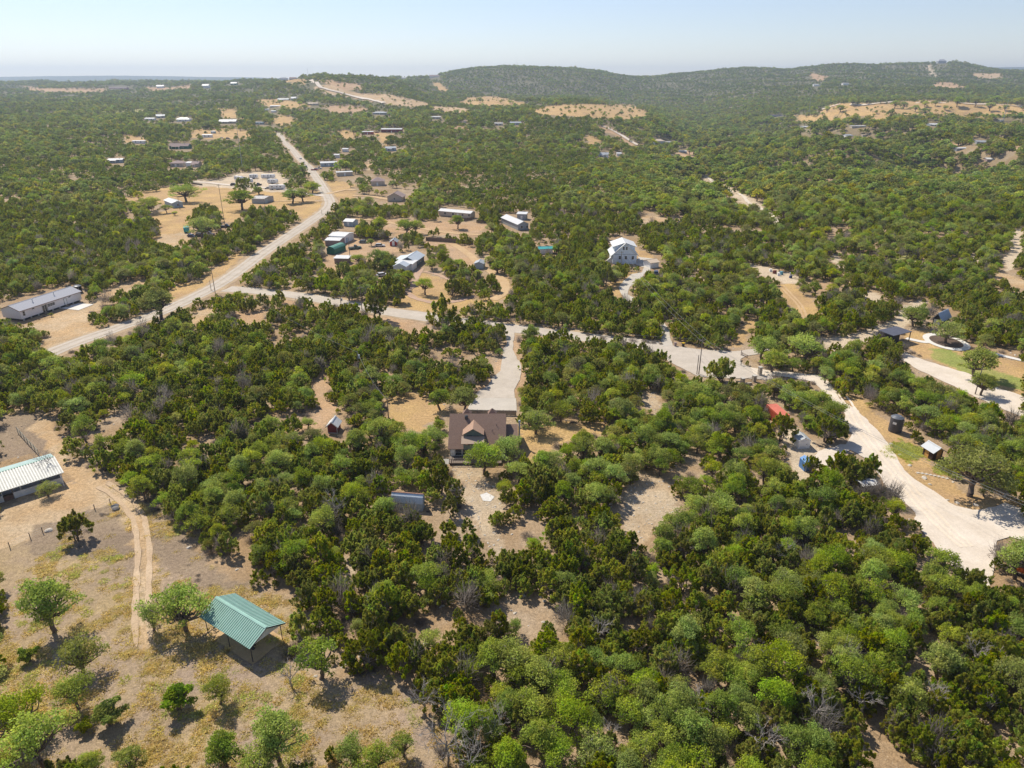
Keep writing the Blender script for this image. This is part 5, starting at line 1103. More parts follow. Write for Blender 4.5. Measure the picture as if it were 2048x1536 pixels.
fence('board_fence','short brown fence at the right end of the long tan home',[(928,443),(945,440)],1.6,M_FW); fence('board_fence','brown fence between the tan home and the oaks',[(953,446),(978,445)],1.7,M_FW)
fence('picket_fence','dark picket fence between the brown-roofed house and the concrete apron',[(930,829),(980,830),(1032,831)],1.3,M_WOOD,pw=.2)
fence('pipe_fence','weathered rail fence running up from the long stable',[(36,866),(56,888),(78,911)],1.5,mat('grey_green_rail',(.34,.34,.27),.7,.2,3),rails=True)
fence('wire_fence','wire fence on thin posts below the long stable',[(20,1096),(61,1077),(86,1066),(150,1040),(190,1020),(221,1008)],1.1,M_WOOD,gap=1,post=4)
fence('board_fence','low fence of grey pickets in the far field drive',[(383,368),(405,371)],1.2,M_WOOD)
g=G(231,1017); e=empty('stock_tank',tuple(g),0,'round pale stock tank beside the dirt track','tank'); m=MB(); m.tube((0,0,0),(0,0,.55),.6,.62,18,cap=False); m.tube((0,0,.05),(0,0,.1),.58,.58,18); m.build('tub',M_PWHITE,e); m=MB(); m.tube((0,0,.3),(0,0,.33),.57,.57,18); m.build('water',M_DTRIM,e)
def box1(name,label,cat,px,py,dims,rz,m,lift=0): g=G(px,py); mb=MB(); mb.box((0,0,dims[2]/2+lift),dims,rz); return tag(mb.build(name,m,None,tuple(g)),label,cat)
# gate with stone pillars
for i,(x,y,h,lab) in enumerate([(1519,750,2.2,'tallest square stone pillar, right of the gate'),(1507.5,763,1.6,'stone pillar in the middle of the gate'),(1484.5,769,1.7,'stone pillar at the left end of the gate wall')]):
    g=G(x,y); e=empty('gate_pillar',tuple(g),.3,lab,'pillar','stone gate pillars'); keepbox(g[0],g[1],.3,-.5,.5,-.5,.5,0,h,.5); m=MB(); m.box((0,0,h/2-.1),(.8,.8,h),0); m.build('shaft',M_STONEW,e); m=MB(); m.box((0,0,h+.03),(.95,.95,.12),0); m.build('cap',M_CUN,e)
def gate(p,q,lab,h=1.3):
    a=G(*p);b=G(*q); e=empty('metal_gate',tuple(a),math.atan2(b[1]-a[1],b[0]-a[0]),lab,'gate'); L=float(np.hypot(*(b-a)[:2])); fillpoly(KEEP,[p,(p[0],p[1]-10),(q[0],q[1]-10),q]); m=MB(); m.tube((0,0,.1),(0,0,h),.04,.04); m.tube((L,0,.1),(L,0,h),.04,.04); m.tube((0,0,.15),(L,0,.15),.035,.035); m.tube((0,0,h),(L,0,h),.035,.035); m.build('frame',M_STEEL,e); m=MB(); [m.tube((L*i/14,0,.15),(L*i/14,0,h),.015,.015,4) for i in range(1,14)]; m.build('bars',M_STEEL,e)
gate((1488,767),(1503,764),'closed metal gate leaf between the two nearer stone pillars'); gate((1513,762),(1528,757),'open metal gate leaf right of the middle pillar')
box1('stone_wall','low stone wall between the two nearer gate pillars','wall',1495.5,770,(2.2,.5,.6),.3,M_STONEW)
g=G(1481.7,731); e=empty('mailbox',tuple(g),.3,'black mailbox on a post at the edge of the turning area','mailbox'); keepbox(g[0],g[1],0,-.5,.5,-.4,.4,0,1.5,1); m=MB(); m.lo(-.07,.07,-.07,.07,0,1.15); m.build('post',M_DTRIM,e); m=MB(); m.prism([(-.16,1.15),(.16,1.15),(.16,1.35),(.09,1.45),(-.09,1.45),(-.16,1.35)],'x',-.3,.3); m.build('box',M_DTRIM,e)
for x,y,lid,bd,lab in[(1350,692.5,M_BRROOF,M_BRROOF,'brown wheeled bin by the lower driveway'),(1366,693,mat('yellow_lid',(.75,.5,.02),.5,.1,1),M_DTRIM,'dark wheeled bin with a yellow lid')]:
    g=G(x,y); e=empty('wheeled_bin',tuple(g),.2,lab,'bin'); keepbox(g[0],g[1],0,-.6,.6,-.5,.5,0,1.3,1); m=MB(); m.box((0,0,.55),(.55,.6,1.0),0,0,1.18); m.build('body',bd,e); m=MB(); m.prism([(-.4,1.05),(.4,1.05),(.4,1.1),(-.1,1.2),(-.4,1.15)],'x',-.36,.36); m.build('lid',lid,e)
    for s in(-.25,.25): m=MB(); m.tube((s-.04,.28,.1),(s+.04,.28,.1),.1,.1,10); m.build('wheel',M_BLK,e)
for x,y,h,lab in[(1345.5,686,1.9,'wooden post at the mouth of the lower driveway'),(1454,699,1.5,'lone wooden post on the far side of the turning area'),(1482,711,1.6,'thick dark gatepost on the mown island of the turning area'),(644,429,2.6,'brown post at the corner of the far brown field'),(422.5,581,3.6,'short wooden pole beside the utility pole at the junction'),(1393.5,749,5.4,'shorter bare pole beside the utility pole on the turning area')]:
    g=G(x,y); m=MB(); m.tube((0,0,-.3),(0,0,h),.11,.09,8); m.tube((0,0,h),(0,0,h+.06),.13,.05,8); tag(m.build('wooden_post',M_WOOD,None,tuple(g)),lab,'post'); keepbox(g[0],g[1],0,-.2,.2,-.2,.2,.4*h,h,0)
fence('rail_fence','low dark rail running from the thick gatepost to the oak',[(1484,711),(1494,716)],.9,M_FW,rails=True)
for i in range(8):
    t=i/7; g=G(1836+58*t,946+2*math.sin(t*3)+11*t*t); m=MB(); m.box((0,0,.05),(.62,.5,.1),.3+random.uniform(-.2,.2),0,.92); tag(m.build('stepping_stone',M_STONE,None,tuple(g)),'white square stepping stone in the row below the wooden cabin, %s'%['farthest left','second from left','third from left','fourth from left','fifth from left','third from right','second from right','farthest right'][i],'stone','stepping stones')
for i,(x,y,s,lab) in enumerate([(1820,931,.55,'rounded pale boulder in the dry verge above the stepping stones'),(1849,956,.6,'pale boulder just below the stepping stones'),(1860,969,.4,'small boulder below the pale one, at the road edge'),(1799,910,.45,'boulder at the road edge below the cabin grass'),(1782,888,.5,'grey boulder at the road edge nearest the water tank'),(1914,1006,.5,'boulder at the foot of the great live oak verge'),(1895,1000,.35,'little boulder left of the oak verge boulder'),(1888,1113,.4,'small pale boulder on the inner edge of the road bend'),(1951,1010,.5,'grey boulder in the shadow of the great live oak'),(378,1095,.5,'pale rock pile in the scrub right of the dirt track'),(98,1062,.7,'heap of pale rocks in the scrub below the stable')]):
    g=G(x,y); me=stonemesh(40+i,1,.8,.6,'boulder'); o=bpy.data.objects.new('boulder',me); COL.objects.link(o); o.location=(g[0],g[1],g[2]-.05); o.scale=(s,s,s); o.rotation_euler=(0,0,i); tag(o,lab,'boulder','boulders')
g=G(592.7,856); e=empty('garden_bench',tuple(g),.9,'small grey wooden bench in the wood left of the red playhouse','bench'); m=MB(); m.lo(-.7,.7,-.2,.2,.4,.46); m.build('seat',M_CUN,e); m=MB(); m.lo(-.7,.7,.18,.24,.5,.85); m.build('backrest',M_CUN,e)
for sx in(-.6,.6):
    for sy in(-.15,.2): m=MB(); m.lo(sx-.04,sx+.04,sy-.04,sy+.04,0,.4); m.build('leg',M_CUN,e)
# ---------------------------------------------------------------- poles, wires, masts
def poletop(b,t):
    g=G(*b); D0=1; hs=np.linspace(2,40,400); px,py=proj(g[0],g[1],g[2]+hs); return g,float(hs[np.argmin(np.abs(py-t[1]))])
def upole(b,t,lab,arm=True,trans=False,r=.14,yaw=.4,hmin=None,m=None):
    g,h=poletop(b,t); h=h if hmin is None else max(h,hmin); e=empty('utility_pole',tuple(g),yaw,lab,'pole','utility poles'); keepbox(g[0],g[1],0,-.2,.2,-.2,.2,.35*h,h,0)
    m_=MB(); m_.tube((0,0,-.4),(0,0,h),r,r*.65,8); m_.build('pole',m or M_WOOD,e)
    if arm:
        m_=MB(); m_.lo(-.9,.9,-.06,.06,h-.6,h-.48); m_.build('crossarm',M_WOOD,e)
        for x in(-.8,0,.8): m_=MB(); m_.tube((x,0,h-.48 if x else h),(x,0,h-.3 if x else h+.18),.06,.04,6); m_.build('insulator',M_GALV,e)
    if trans: m_=MB(); m_.tube((.35,0,h-2.0),(.35,0,h-1.1),.25,.25,12); m_.build('transformer',M_GALV,e)
    return Vector((g[0],g[1],g[2]+h))
P1=upole((1397.5,748.5),(1404.7,677),'tall utility pole on the near edge of the paved turning area'); P2=upole((1241,546),(1238.7,502),'utility pole in front of the two-storey white house'); P3=upole((431,589),(424,536),'utility pole at the road junction left of centre',yaw=1.0)
P4=upole((777,836),(775,795),'dark utility pole at the left end of the grassy clearing',arm=False); P5=upole((719,755),(714.5,702),'pole with a grey transformer rising out of the wood above centre',trans=True,arm=False); P6=upole((724,620),(719.5,572),'utility pole on the near side road, right of two'); P7=upole((683,618),(677,590),'utility pole on the side road with a transformer, left of two',trans=True)
P8=upole((701,525),(697,475),'utility pole standing in the homestead yard',arm=False); P9=upole((1950,789),(1961,727),'utility pole with a white lamp beside the pale gravel drive',arm=False); P10=upole((451,458),(441.5,369),'tall utility pole in the far brown field'); P11=upole((360,419),(354.6,393.5),'utility pole beside the bright white-roofed far house'); P12=upole((486,343),(476,256),'very tall thin pole rising above the trailers',arm=False,r=.2,m=M_GALV)
P14=upole((965,513),(963,499),'short yard lamp pole behind the pale blue garden shed',arm=False); P15=upole((587,328),(588,316),'utility pole beside the far main road'); P17=upole((252.5,397),(247.5,372),'utility pole in the trees left of the far field')
m=MB(); m.tube(P9+Vector((-.3,0,-.5)),P9+Vector((-.9,-.2,-.45)),.12,.2,8); 
PO=upole((2100,1150),(2108,1040),'utility pole just outside the right edge')
def wire(a,b,lab,sag=1.2,dx=0,r=.022):
    a=Vector(a)+Vector((dx,0,-.3)); b=Vector(b)+Vector((dx,0,-.3)); m=MB(); n=14; pr=a
    for i in range(1,n+1): t=i/n; q=a.lerp(b,t); q.z-=sag*4*t*(1-t); m.tube(pr-a,q-a,r,r,4,0,False); pr=q
    tag(m.build('power_line',mat('grey_cable',(.30,.30,.30),.5,.1,1),None,tuple(a)),lab,'cable','power lines')
wire(P1,P2,'left one of two cables from the turning area to the two-storey house',1.6,-.8); wire(P1,P2,'right one of two cables from the turning area to the two-storey house',1.6,.8)
wire(P1,PO,'upper cable running down over the red container',2.2,-.8); wire(P1,PO,'lower cable running down over the red container',2.6,.8)
wire(P5,P4,'cable from the transformer pole down to the grassy clearing',1.5); wire(P5,P3,'cable over the wood from the junction to the transformer pole',2); wire(P6,P7,'cable between the two poles on the side road',.6); wire(P6,(P1.x,P1.y,P1.z),'long cable along the side road',3)
def mast(b,h,lab,r=.5):
    g=G(*b); e=empty('radio_mast',tuple(g),0,lab,'mast','far masts'); m=MB()
    for k in range(3): a_=2.094*k; m.tube((math.cos(a_)*r,math.sin(a_)*r,-2),(math.cos(a_)*r*.3,math.sin(a_)*r*.3,h),.12,.08,4)
    m.build('leg',M_GALV,e); m=MB(); n=int(h/3)
    for i in range(n):
        z=h*i/n; q=1-.7*i/n
        for k in range(3): a_=2.094*k; b_=2.094*(k+1); m.tube((math.cos(a_)*r*q,math.sin(a_)*r*q,z),(math.cos(b_)*r*q,math.sin(b_)*r*q,z+h/n),.06,.06,3,0,False)
    m.build('brace',M_GALV,e)
for x,y,h,lab in[(600,152,30,'tallest of the masts on the ridge above the far road'),(616,152,22,'short mast just right of the tallest ridge mast'),(706,152,20,'thin mast on the skyline right of the ridge road'),(778,153,26,'thin mast on the skyline before the central hill'),(1034,137,38,'mast on top of the central hill'),(200,159,50,'left of two faint masts on the far blue ridge'),(213,159,44,'right of two faint masts on the far blue ridge'),(435,163,30,'mast on the left skyline'),(1761,127,24,'mast on the right-hand hill'),(996,206,36,'mast by the bare strip below the central hill'),(1219,212,24,'pole behind the bare knoll in the centre distance'),(1617,230,34,'thin pole at the left end of the big right-hand field'),(2006,243,30,'leaning pole at the right end of the big field')]: mast((x,y),h,lab)
# ---------------------------------------------------------------- vehicles
def car(px,py,yaw,col,kind,lab,name=None,cat=None,group=None):
    g=G(px,py); rz=math.radians(yaw); pk=kind=='pickup'; nm=name or {'car':'parked_car','pickup':'pickup_truck','suv':'parked_car'}[kind]
    L,Wc,H={'car':(4.5,1.75,1.42),'suv':(4.8,1.9,1.75),'pickup':(5.6,1.95,1.85)}[kind]; e=empty(nm,tuple(g),rz,lab,cat or ('truck' if pk else 'car'),group); keepbox(g[0],g[1],rz,-L/2,L/2,-1,1,.0,H,0)
    h1=H*.56; p=[(-L/2,.3),(L/2,.3),(L/2,h1*.85),(L*.28,h1),(-L/2,h1)]; m=MB(); m.prism([(x,z) for x,z in p],'y',-Wc/2,Wc/2); m.build('body',mat('paint_%d_%d_%d'%col,srgb(*col),.3,.05,1,spec=.6),e)
    c=[(-L*.05 if pk else -L*.44,h1),(L*.24,h1),(L*.12,H-.05),(0 if pk else -L*.36,H-.05)]; m=MB(); m.prism(c,'y',-Wc*.43,Wc*.43); m.build('window',M_GLASS,e)
    m=MB(); m.lo(-.02 if pk else -L*.35,L*.12,-Wc*.42,Wc*.42,H-.048,H); m.build('roof',mat('paint_%d_%d_%d'%col,srgb(*col)),e)
    if pk: m=MB(); m.lo(-L*.48,-L*.08,-Wc*.4,Wc*.4,h1+.003,h1+.02); m.build('bed',M_BLK,e)
    for sx in(-.3,.31):
        for sy in(-1,1): m=MB(); m.tube((L*sx,sy*Wc*.42,.34),(L*sx,sy*Wc*.52,.34),.34,.34,12); m.build('wheel',M_BLK,e)
    for sy in(-.33,.33): m=MB(); m.lo(L/2,L/2+.03,sy*Wc*2*.45-.15,sy*Wc*2*.45+.15,h1*.55,h1*.8); m.build('headlight',M_TRIM,e)
def rv(px,py,yaw,L,lab,motor=False,stripe=(70,80,95)):
    L*=1.25
    g=G(px,py); e=empty('motorhome' if motor else 'travel_trailer',tuple(g),math.radians(yaw),lab,'camper','campers'); keepbox(g[0],g[1],math.radians(yaw),-L/2,L/2,-1.2,1.2,0.2,3.2,0)
    m=MB(); m.prism([(-L/2,.5),(L/2-.5,.5),(L/2,1.2),(L/2-.1,2.3),(L/2-.7,3.1),(-L/2+.2,3.1),(-L/2,2.9)],'y',-1.2,1.2); m.build('body',M_WHITE,e); m=MB(); m.lo(-L/2+.2,L/2-.8,-1.23,-1.203,.95,1.2); m.lo(-L/2+.2,L/2-.8,1.203,1.23,.95,1.2); m.build('stripe',mat('rv_stripe_%d'%stripe[0],srgb(*stripe)),e)
    for x in(-L*.3,0,L*.22): 
        m=MB(); m.lo(x-.45,x+.45,-1.24,-1.205,1.7,2.3); m.lo(x-.45,x+.45,1.205,1.24,1.7,2.3); m.build('window',M_GLASS,e)
    m=MB(); m.lo(-.3,.6,-.4,.4,3.103,3.3); m.build('roof_unit',M_TRIM,e)
    for x in((-.4,.4) if not motor else (-L*.3,L*.32)):
        for s in(-1,1): m=MB(); m.tube((x,s*1.05,.36),(x,s*1.22,.36),.36,.36,12); m.build('wheel',M_BLK,e)
    if not motor: m=MB(); m.tube((L/2-.3,-.4,.5),(L/2+1.1,0,.5),.06,.06,6); m.tube((L/2-.3,.4,.5),(L/2+1.1,0,.5),.06,.06,6); m.build('drawbar',M_STEEL,e)
rv(478,361,-35,6.5,'leftmost white travel trailer beside the big live oak'); rv(495,366,20,6.5,'white travel trailer right of the black car'); rv(537,357,5,8,'rear white travel trailer behind the others'); rv(546,367,-10,6,'small white trailer in the middle of the trailer lot'); rv(555,379,4,8.5,'long pale motorhome at the right end of the trailer lot',True,(120,110,100)); rv(508,357,10,5,'small white camper half hidden at the back of the lot')
car(468,371,10,(25,28,32),'suv','black car parked at the left end of the trailer lot'); car(536,378,175,(150,152,156),'car','silver car in front of the trailer lot drive'); car(516,371,60,(40,48,60),'pickup','dark pickup truck in the middle of the trailer lot'); car(489,358,20,(20,110,120),'car','small teal car between the first two white trailers')
car(452,455,5,(25,32,50),'pickup','dark blue pickup truck standing in the far brown field'); car(384,474,-20,(30,45,90),'car','blue car under the big yellowish oak'); car(401,473,5,(30,32,40),'suv','black car parked right of the blue one under the yellowish oak'); car(418,471,5,(60,30,35),'pickup','dark red pickup at the right end of the row under the oak')
car(601,319,120,(225,228,230),'car','white car farthest up beside the far main road'); car(607,327,110,(120,124,130),'car','grey car second up beside the far main road'); car(612,335,110,(165,168,170),'suv','silver car lowest in the row beside the far main road'); car(629,341,10,(150,25,22),'pickup','red pickup truck beside the far main road'); car(637,338,20,(215,218,220),'pickup','white truck behind the red pickup')
car(765,552,30,(215,215,220),'car','white car parked in front of the white-roofed homestead house'); car(728,486,0,(120,130,140),'car','grey car in the homestead yard'); car(760,493,0,(200,200,200),'car','pale car beside the red shed')
g=G(374,464); e=empty('cargo_trailer',tuple(g),math.radians(-70),'teal box trailer in the far brown field','trailer'); keepbox(g[0],g[1],math.radians(-70),-3,3,-1.2,1.2,.3,2.6,0); m=MB(); m.prism([(-3,.5),(3,.5),(3.2,1.5),(2.9,2.6),(-3,2.6)],'y',-1.15,1.15); m.build('body',M_TEAL,e)
for x in(-.5,.4):
    for s in(-1,1): m=MB(); m.tube((x,s*1.0,.35),(x,s*1.2,.35),.35,.35,12); m.build('wheel',M_BLK,e)
for x,y,yw,c_,kd,lb in[(746,231,10,(230,230,232),'car','white car left of the long grey far house'),(776,231,20,(40,60,110),'car','blue car right of the long grey far house'),(882,241,5,(60,110,190),'car','bright blue car below the far white-roofed barn'),(754,266,0,(120,30,30),'pickup','dark red pickup between the red shed and the red barn'),(444,277,0,(220,220,220),'car','white car in the pale far field'),(456,278,0,(70,75,80),'suv','dark car right of the white one in the pale far field'),(339,243,0,(230,230,230),'car','white car beside the grey far-left house'),(710,498,30,(60,90,80),'pickup','green pickup truck beside the homestead barns'),(1312,548,80,(50,60,85),'car','dark blue car outside the tan-roofed garage'),(1345,312,0,(225,225,225),'car','white car on the sandy clearing right of the pyramid-roofed house')]: car(x,y,yw,c_,kd,lb)
# junk beside the rocky track
for i,(x,y,c,lab) in enumerate([(1541,543,(235,235,235),'white appliance in the junk row at right'),(1549,547,(120,60,55),'red drum in the junk row at right'),(1557,551,(225,225,228),'white box in the junk row at right'),(1562,549,(90,150,170),'pale blue crate in the junk row at right'),(1582,550,(230,230,235),'white bin at the right end of the junk row'),(1581,556,(60,70,110),'dark blue drum at the right end of the junk row'),(1390,540,(190,205,235),'pale blue tarp-covered crate in the trees right of the white house')]):
    g=G(x,y); s=random.uniform(.8,1.3); m=MB(); m.box((0,0,s*.45),(s,s*.8,s*.9),i*.7,0,.92); m.box((0,0,s*.93),(s*.96,s*.78,.06),i*.7); tag(m.build('junk_crate',mat('junk_%d'%i,srgb(*c),.6,.1,1),None,tuple(g)),lab,'crate'); keepbox(g[0],g[1],0,-.6,.6,-.5,.5,0,1.2,0)
# ---------------------------------------------------------------- far houses
FH=[('white_house','long white house among trees at far left',299,241,19,7,0,3,.8,M_WHITE,M_WROOF,'gable'),('grey_house','grey house with pale roof behind the long white one',322,236,15,9,25,3.5,2,M_GREY,M_GALV,'gable'),('farmhouse','white farmhouse with pale blue roof, far left of centre',366,243,27,9,0,3.4,2.4,M_WHITE,M_GALV,'hip'),('tan_house','wide low tan house with white roof right of the farmhouse',455,247,33,12,3,3,2.2,M_TAN,M_WROOF,'gable'),
('long_house','long brown-roofed house with white dormers at far left',358,298,39,8,-4,3,2.2,M_DGREEN,M_BRROOF,'gable'),('white_trailer','white trailer in the pale far field',414,275,19,4,0,2.8,.4,M_WHITE,M_WHITE,'flat'),('small_shed','small dark shed with white roof behind the white trailer',426,267,8,4,0,2.4,.4,M_BLUEG,M_WROOF,'flat'),('trailer_home','long low white trailer home alone in far left woods',277,287,25,4,0,2.6,.3,M_WHITE,M_WROOF,'flat'),
('white_roof_house','thin white roofs showing in the left woods',231,326,26,8,12,2.6,.6,M_BLUEG,M_WROOF,'gable'),('brown_roof_house','pinkish-brown hip roof in the woods above the far field',352,334,24,10,0,2.8,2,M_TAN,M_BRROOF,'hip'),('brown_roof_house','second brown roof right of the pinkish one',390,334,14,8,0,2.6,1.4,M_TAN,M_BRROOF,'gable'),('white_shed','small white building between the two brown roofs',377,333,9,5,0,2.8,.5,M_WHITE,M_WROOF,'flat'),
('white_barn','wide white-roofed building on the far slope above the main road',550,214,20,10,0,3,1,M_TAN,M_WROOF,'gable'),('white_shed','small white roof left of the wide one on the far slope',533,221,9,6,0,2.6,.6,M_WHITE,M_WROOF,'gable'),('white_shed','tiny pale roof below the wide white one',547,225,9,6,0,2.6,.6,M_WHITE,M_WROOF,'gable'),('grey_house','grey house at the foot of the ridge road',566,201,22,9,0,3,1.8,M_GREY,M_GALV,'gable'),('white_house','pale gabled house right of the grey one under the ridge',587,200,10,8,0,4,2.5,M_GREY,M_WROOF,'gable'),
('blue_grey_trailer','blue-grey trailer near the top of the visible main road',519,249,17,4,0,2.8,.3,M_BLUEG,M_BLUEG,'flat'),('tan_house','tan house in the far clearing left of the bare patch',625,210,20,8,0,3,1.5,M_TAN,M_TANR,'gable'),('grey_house','long grey house with parked cars in the far middle',759,229,27,10,0,3,1.8,M_GREY,M_GALV,'hip'),('white_barn','white-roofed barn with a blue tarp, right of the long grey house',871,238,19,8,0,3,.6,M_TAN,M_WROOF,'flat'),
('red_barn','long dark red barn with white roof in the middle distance',783,265,41,10,0,4,.8,M_DKRED,M_WROOF,'gable'),('red_shed','small red shed left of the long red barn',735,269,22,6,0,3,.4,M_RED,M_WROOF,'flat'),('white_shed','white-roofed building in the far woods right of centre',997,251,17,7,0,3,.6,M_TAN,M_WROOF,'gable'),('metal_barn','pale metal-roofed barn at the far centre',1031,250,22,9,0,3,1.2,M_GREY,M_GALV,'gable'),('tiny_shed','small tan shed left of the two far white roofs',930,246,7,4,0,2.6,.5,M_TAN,M_BRROOF,'gable'),
('grey_roof_house','pale grey-roofed house below the red barn',782,302,20,8,15,2.8,1,M_BLUEG,M_GALV,'gable'),('white_shed','small white roof left of the grey-roofed house below the barn',690,304,11,5,0,2.6,.4,M_WHITE,M_WROOF,'flat'),('white_shed','white patch of roof above the low white-roofed house',673,316,10,4,0,2.6,.4,M_WHITE,M_WROOF,'flat'),
('two_storey_house','square two-storey house with pyramid roof right of the hill road',1319,291,20,10,0,5.2,2.4,M_BLUEG,M_TANR,'hip'),('white_roof_house','white flat extension beside the pyramid-roofed house',1336,286,19,6,0,2.6,.3,M_BLUEG,M_WROOF,'flat'),('white_canopy','white-roofed canopy at the edge of the sandy clearing',1365,305,17,6,0,2.6,.6,M_GREY,M_WROOF,'gable'),('white_house','white house with pale roof in the woods below the hill road',1206,314,20,8,-8,3.2,1.6,M_WHITE,M_GALV,'gable'),('white_shed','small pink-white shed right of the white house in the woods',1238,312,9,5,0,2.8,.8,M_PINK,M_WROOF,'gable'),
('dark_house','dark-roofed house at the left end of the big right field',1554,233,26,10,8,3,2.2,M_BLK,M_BLKROOF,'gable'),('white_shed','small bright white barn below the field',1613,254,15,8,15,3.4,.8,M_PINK,M_WROOF,'gable'),('metal_barn','grey-white metal barn with pale roof below the right field',1703,272,21,10,8,4.2,1,M_PINK,M_GALV,'gable'),('flat_roof_house','long flat white roof behind the metal barn',1718,255,28,8,0,2.8,.2,M_TAN,M_WROOF,'flat'),('tan_house','tan flat house right of the metal barn',1737,270,22,8,0,2.8,.3,M_TAN,M_TANR,'flat'),('blue_roof_house','blue-white roof in the trees right of the tan house',1868,253,17,8,10,3,1,M_BLUEG,M_WROOF,'gable'),
('flat_roof_house','white flat roof at the right end of the field',2015,237,25,7,0,2.8,.2,M_GREY,M_WROOF,'flat'),('grey_roof_house','pale grey roof near the right edge above the long brown one',1967,287,27,8,0,2.6,.8,M_GREY,M_GALV,'gable'),('white_roof_house','blue-white low roofs left of the long brown building',1928,298,30,7,4,2.8,.5,M_GREY,M_WROOF,'gable'),('long_barn','long brown metal building with pale roof near the right edge',2005,310,52,9,-6,3,.9,M_BRROOF,M_WROOF,'gable'),
('lodge','long red-brown lodge on the left skyline ridge',236,178,36,14,0,6,5,M_DKRED,M_BRROOF,'gable'),('white_house','white house on the left ridge, first right of the lodge',320,176,14,12,0,6,3,M_WHITE,M_WROOF,'gable'),('white_house','blue-white house on the left ridge, second right of the lodge',411,176,13,12,0,7,3,M_WHITE,M_WROOF,'gable'),('blue_roof_house','house with a pale blue roof high on the left ridge',467,170,12,12,0,5,3,M_DGREEN,M_GALV,'gable'),('hilltop_house','pale house on the ridge left of the masts',566,160,16,14,0,6,4,M_PINK,M_GREY,'hip'),('hilltop_house','dark-windowed house on the ridge beside the masts',585,159,13,12,0,5,3,M_GREY,M_BRROOF,'gable'),
('hilltop_house','tiny pale roof on the skyline left of the central hill',807,157,9,14,0,5,2,M_WHITE,M_WROOF,'gable'),('hilltop_house','white-walled house where the central hill begins',868,155,19,16,0,7,5,M_WHITE,M_BRROOF,'gable'),('mansion','large grey house on top of the right-hand hill',1884,127,16,18,0,12,7,M_GREY,M_GSHING,'hip'),('metal_barn','pale green metal roof below the right-hand hill',1692,170,12,14,0,5,1,M_WHITE,M_GALV,'flat'),('metal_barn','pale roof left of the green one below the hill',1633,172,11,12,0,5,1,M_WHITE,M_WROOF,'flat')]
for nm,lab,x,y,w,dep,yaw,wh,rh,wm,rm,rf in FH: small(nm,lab,'house' if 'shed' not in nm and 'barn' not in nm and 'trailer' not in nm and 'canopy' not in nm else nm.split('_')[-1],x,y,w,dep,yaw,wh,rh,wm,rm,roof=rf,nw=2 if w>14 else 1,group=None)
# ---------------------------------------------------------------- standing dead trees
def deadtree(px,py,h,lab,seed,spread=.5,lean=(0,0),m=None):
    r=np.random.default_rng(seed); g=G(px,py); e=empty('dead_tree',tuple(g),0,lab,'tree','dead trees'); t=MB(); b=MB()
    top=np.array([lean[0]*h,lean[1]*h,h*.45]); limb(t,(0,0,-.2),top,.15,.09,r,.06,4,7)
    def br(p,d,L,rad,dep):
        q=p+d*L; limb(b if dep<3 else t,p,q,rad,rad*.5,r,.10,3,5)
        if dep>0:
            for k in range(3 if dep>1 else 4): nd=d*.75+rdir(1,r)[0]*.62*(1.1); nd[2]=abs(nd[2])*.8+.12; nd/=np.linalg.norm(nd); br(p+(q-p)*r.uniform(.45,1),nd,L*r.uniform(.5,.75),rad*.5,dep-1)
    for k in range(5):
        a=k*1.3+r.uniform(0,.8); d=np.array([math.cos(a)*spread,math.sin(a)*spread,.8]); d/=np.linalg.norm(d); br(top*r.uniform(.6,1),d,h*.35,.07,3)
    t.build('trunk',m or M_DEAD,e); b.build('branches',m or M_DEAD,e)
for i,(x,y,h,lab) in enumerate([(896,1530,8,'tallest dead tree near the bottom edge, forked grey branches'),(850,1430,5,'dead tree with a long curved branch at the top of the lower meadow'),(583,1372,3.4,'little white dead tree just below the green-roofed shelter'),(672,1048,6,'bare grey tree in the junipers left of the blue-grey shed'),(1945,1335,4.6,'white dead tree in the oaks low on the right'),(1722,1430,4.6,'grey dead tree low right of centre'),(1625,1450,5,'grey snag rising through the big oak low right of centre'),(1520,1515,5,'dark dead trunk at the bottom edge right of centre'),(1490,1325,4.4,'pale bare crown among the oaks right of centre'),(1195,1290,4.5,'small pale snag in the dark junipers below centre'),(1215,1500,3.6,'dead bush at the bottom edge near the centre'),(915,1010,5,'thin bare tree at the edge of the stony strip below the house'),(98,955,5.5,'bare branched tree rising in front of the long stable'),(990,1480,5,'dead tree between two bright oaks at the bottom'),(1400,1440,4.5,'pale snag low in the wood, two thirds across'),(1560,1130,4.5,'grey bare crown in the wood right of centre'),(935,1560,6,'dead tree cut by the bottom edge left of centre'),(1860,1420,4.5,'snag low on the right between dark oaks'),(600,570,4,'grey bare crown beside the side road at the homestead')]): deadtree(x,y,h,lab,500+i)

# ---------------------------------------------------------------- the woodland: where every tree stands
BLOCK=np.zeros((MH,MW),bool)
def lookup(arr,px,py):
    ix=(px/2).astype(int); iy=(py/2).astype(int); ok=(ix>=0)&(ix<MW)&(iy>=0)&(iy<MH)
    return np.where(ok,arr[np.clip(iy,0,MH-1),np.clip(ix,0,MW-1)],False)
def band(y0,y1,cell,rg,xm=.82):
    xs=[];ys=[]
    nx=int((y1*xm+40)/cell)
    gx,gy=np.meshgrid(np.arange(-nx,nx+1)*cell,np.arange(y0,y1,cell)); gx=gx+((np.arange(gy.shape[0])%2)*cell*.5)[:,None]
    x=gx.ravel()+rg.uniform(-.42,.42,gx.size)*cell; y=gy.ravel()+rg.uniform(-.42,.42,gx.size)*cell
    k=np.abs(x)<np.maximum(y*xm+25,60); return x[k],y[k]
fillpoly(KEEP,[(-40,705),(120,700),(100,722),(-40,790)],False)
fillpoly(KEEP,[(1880,1128),(2070,1120),(2070,1210),(1880,1210)],False)
T=[]
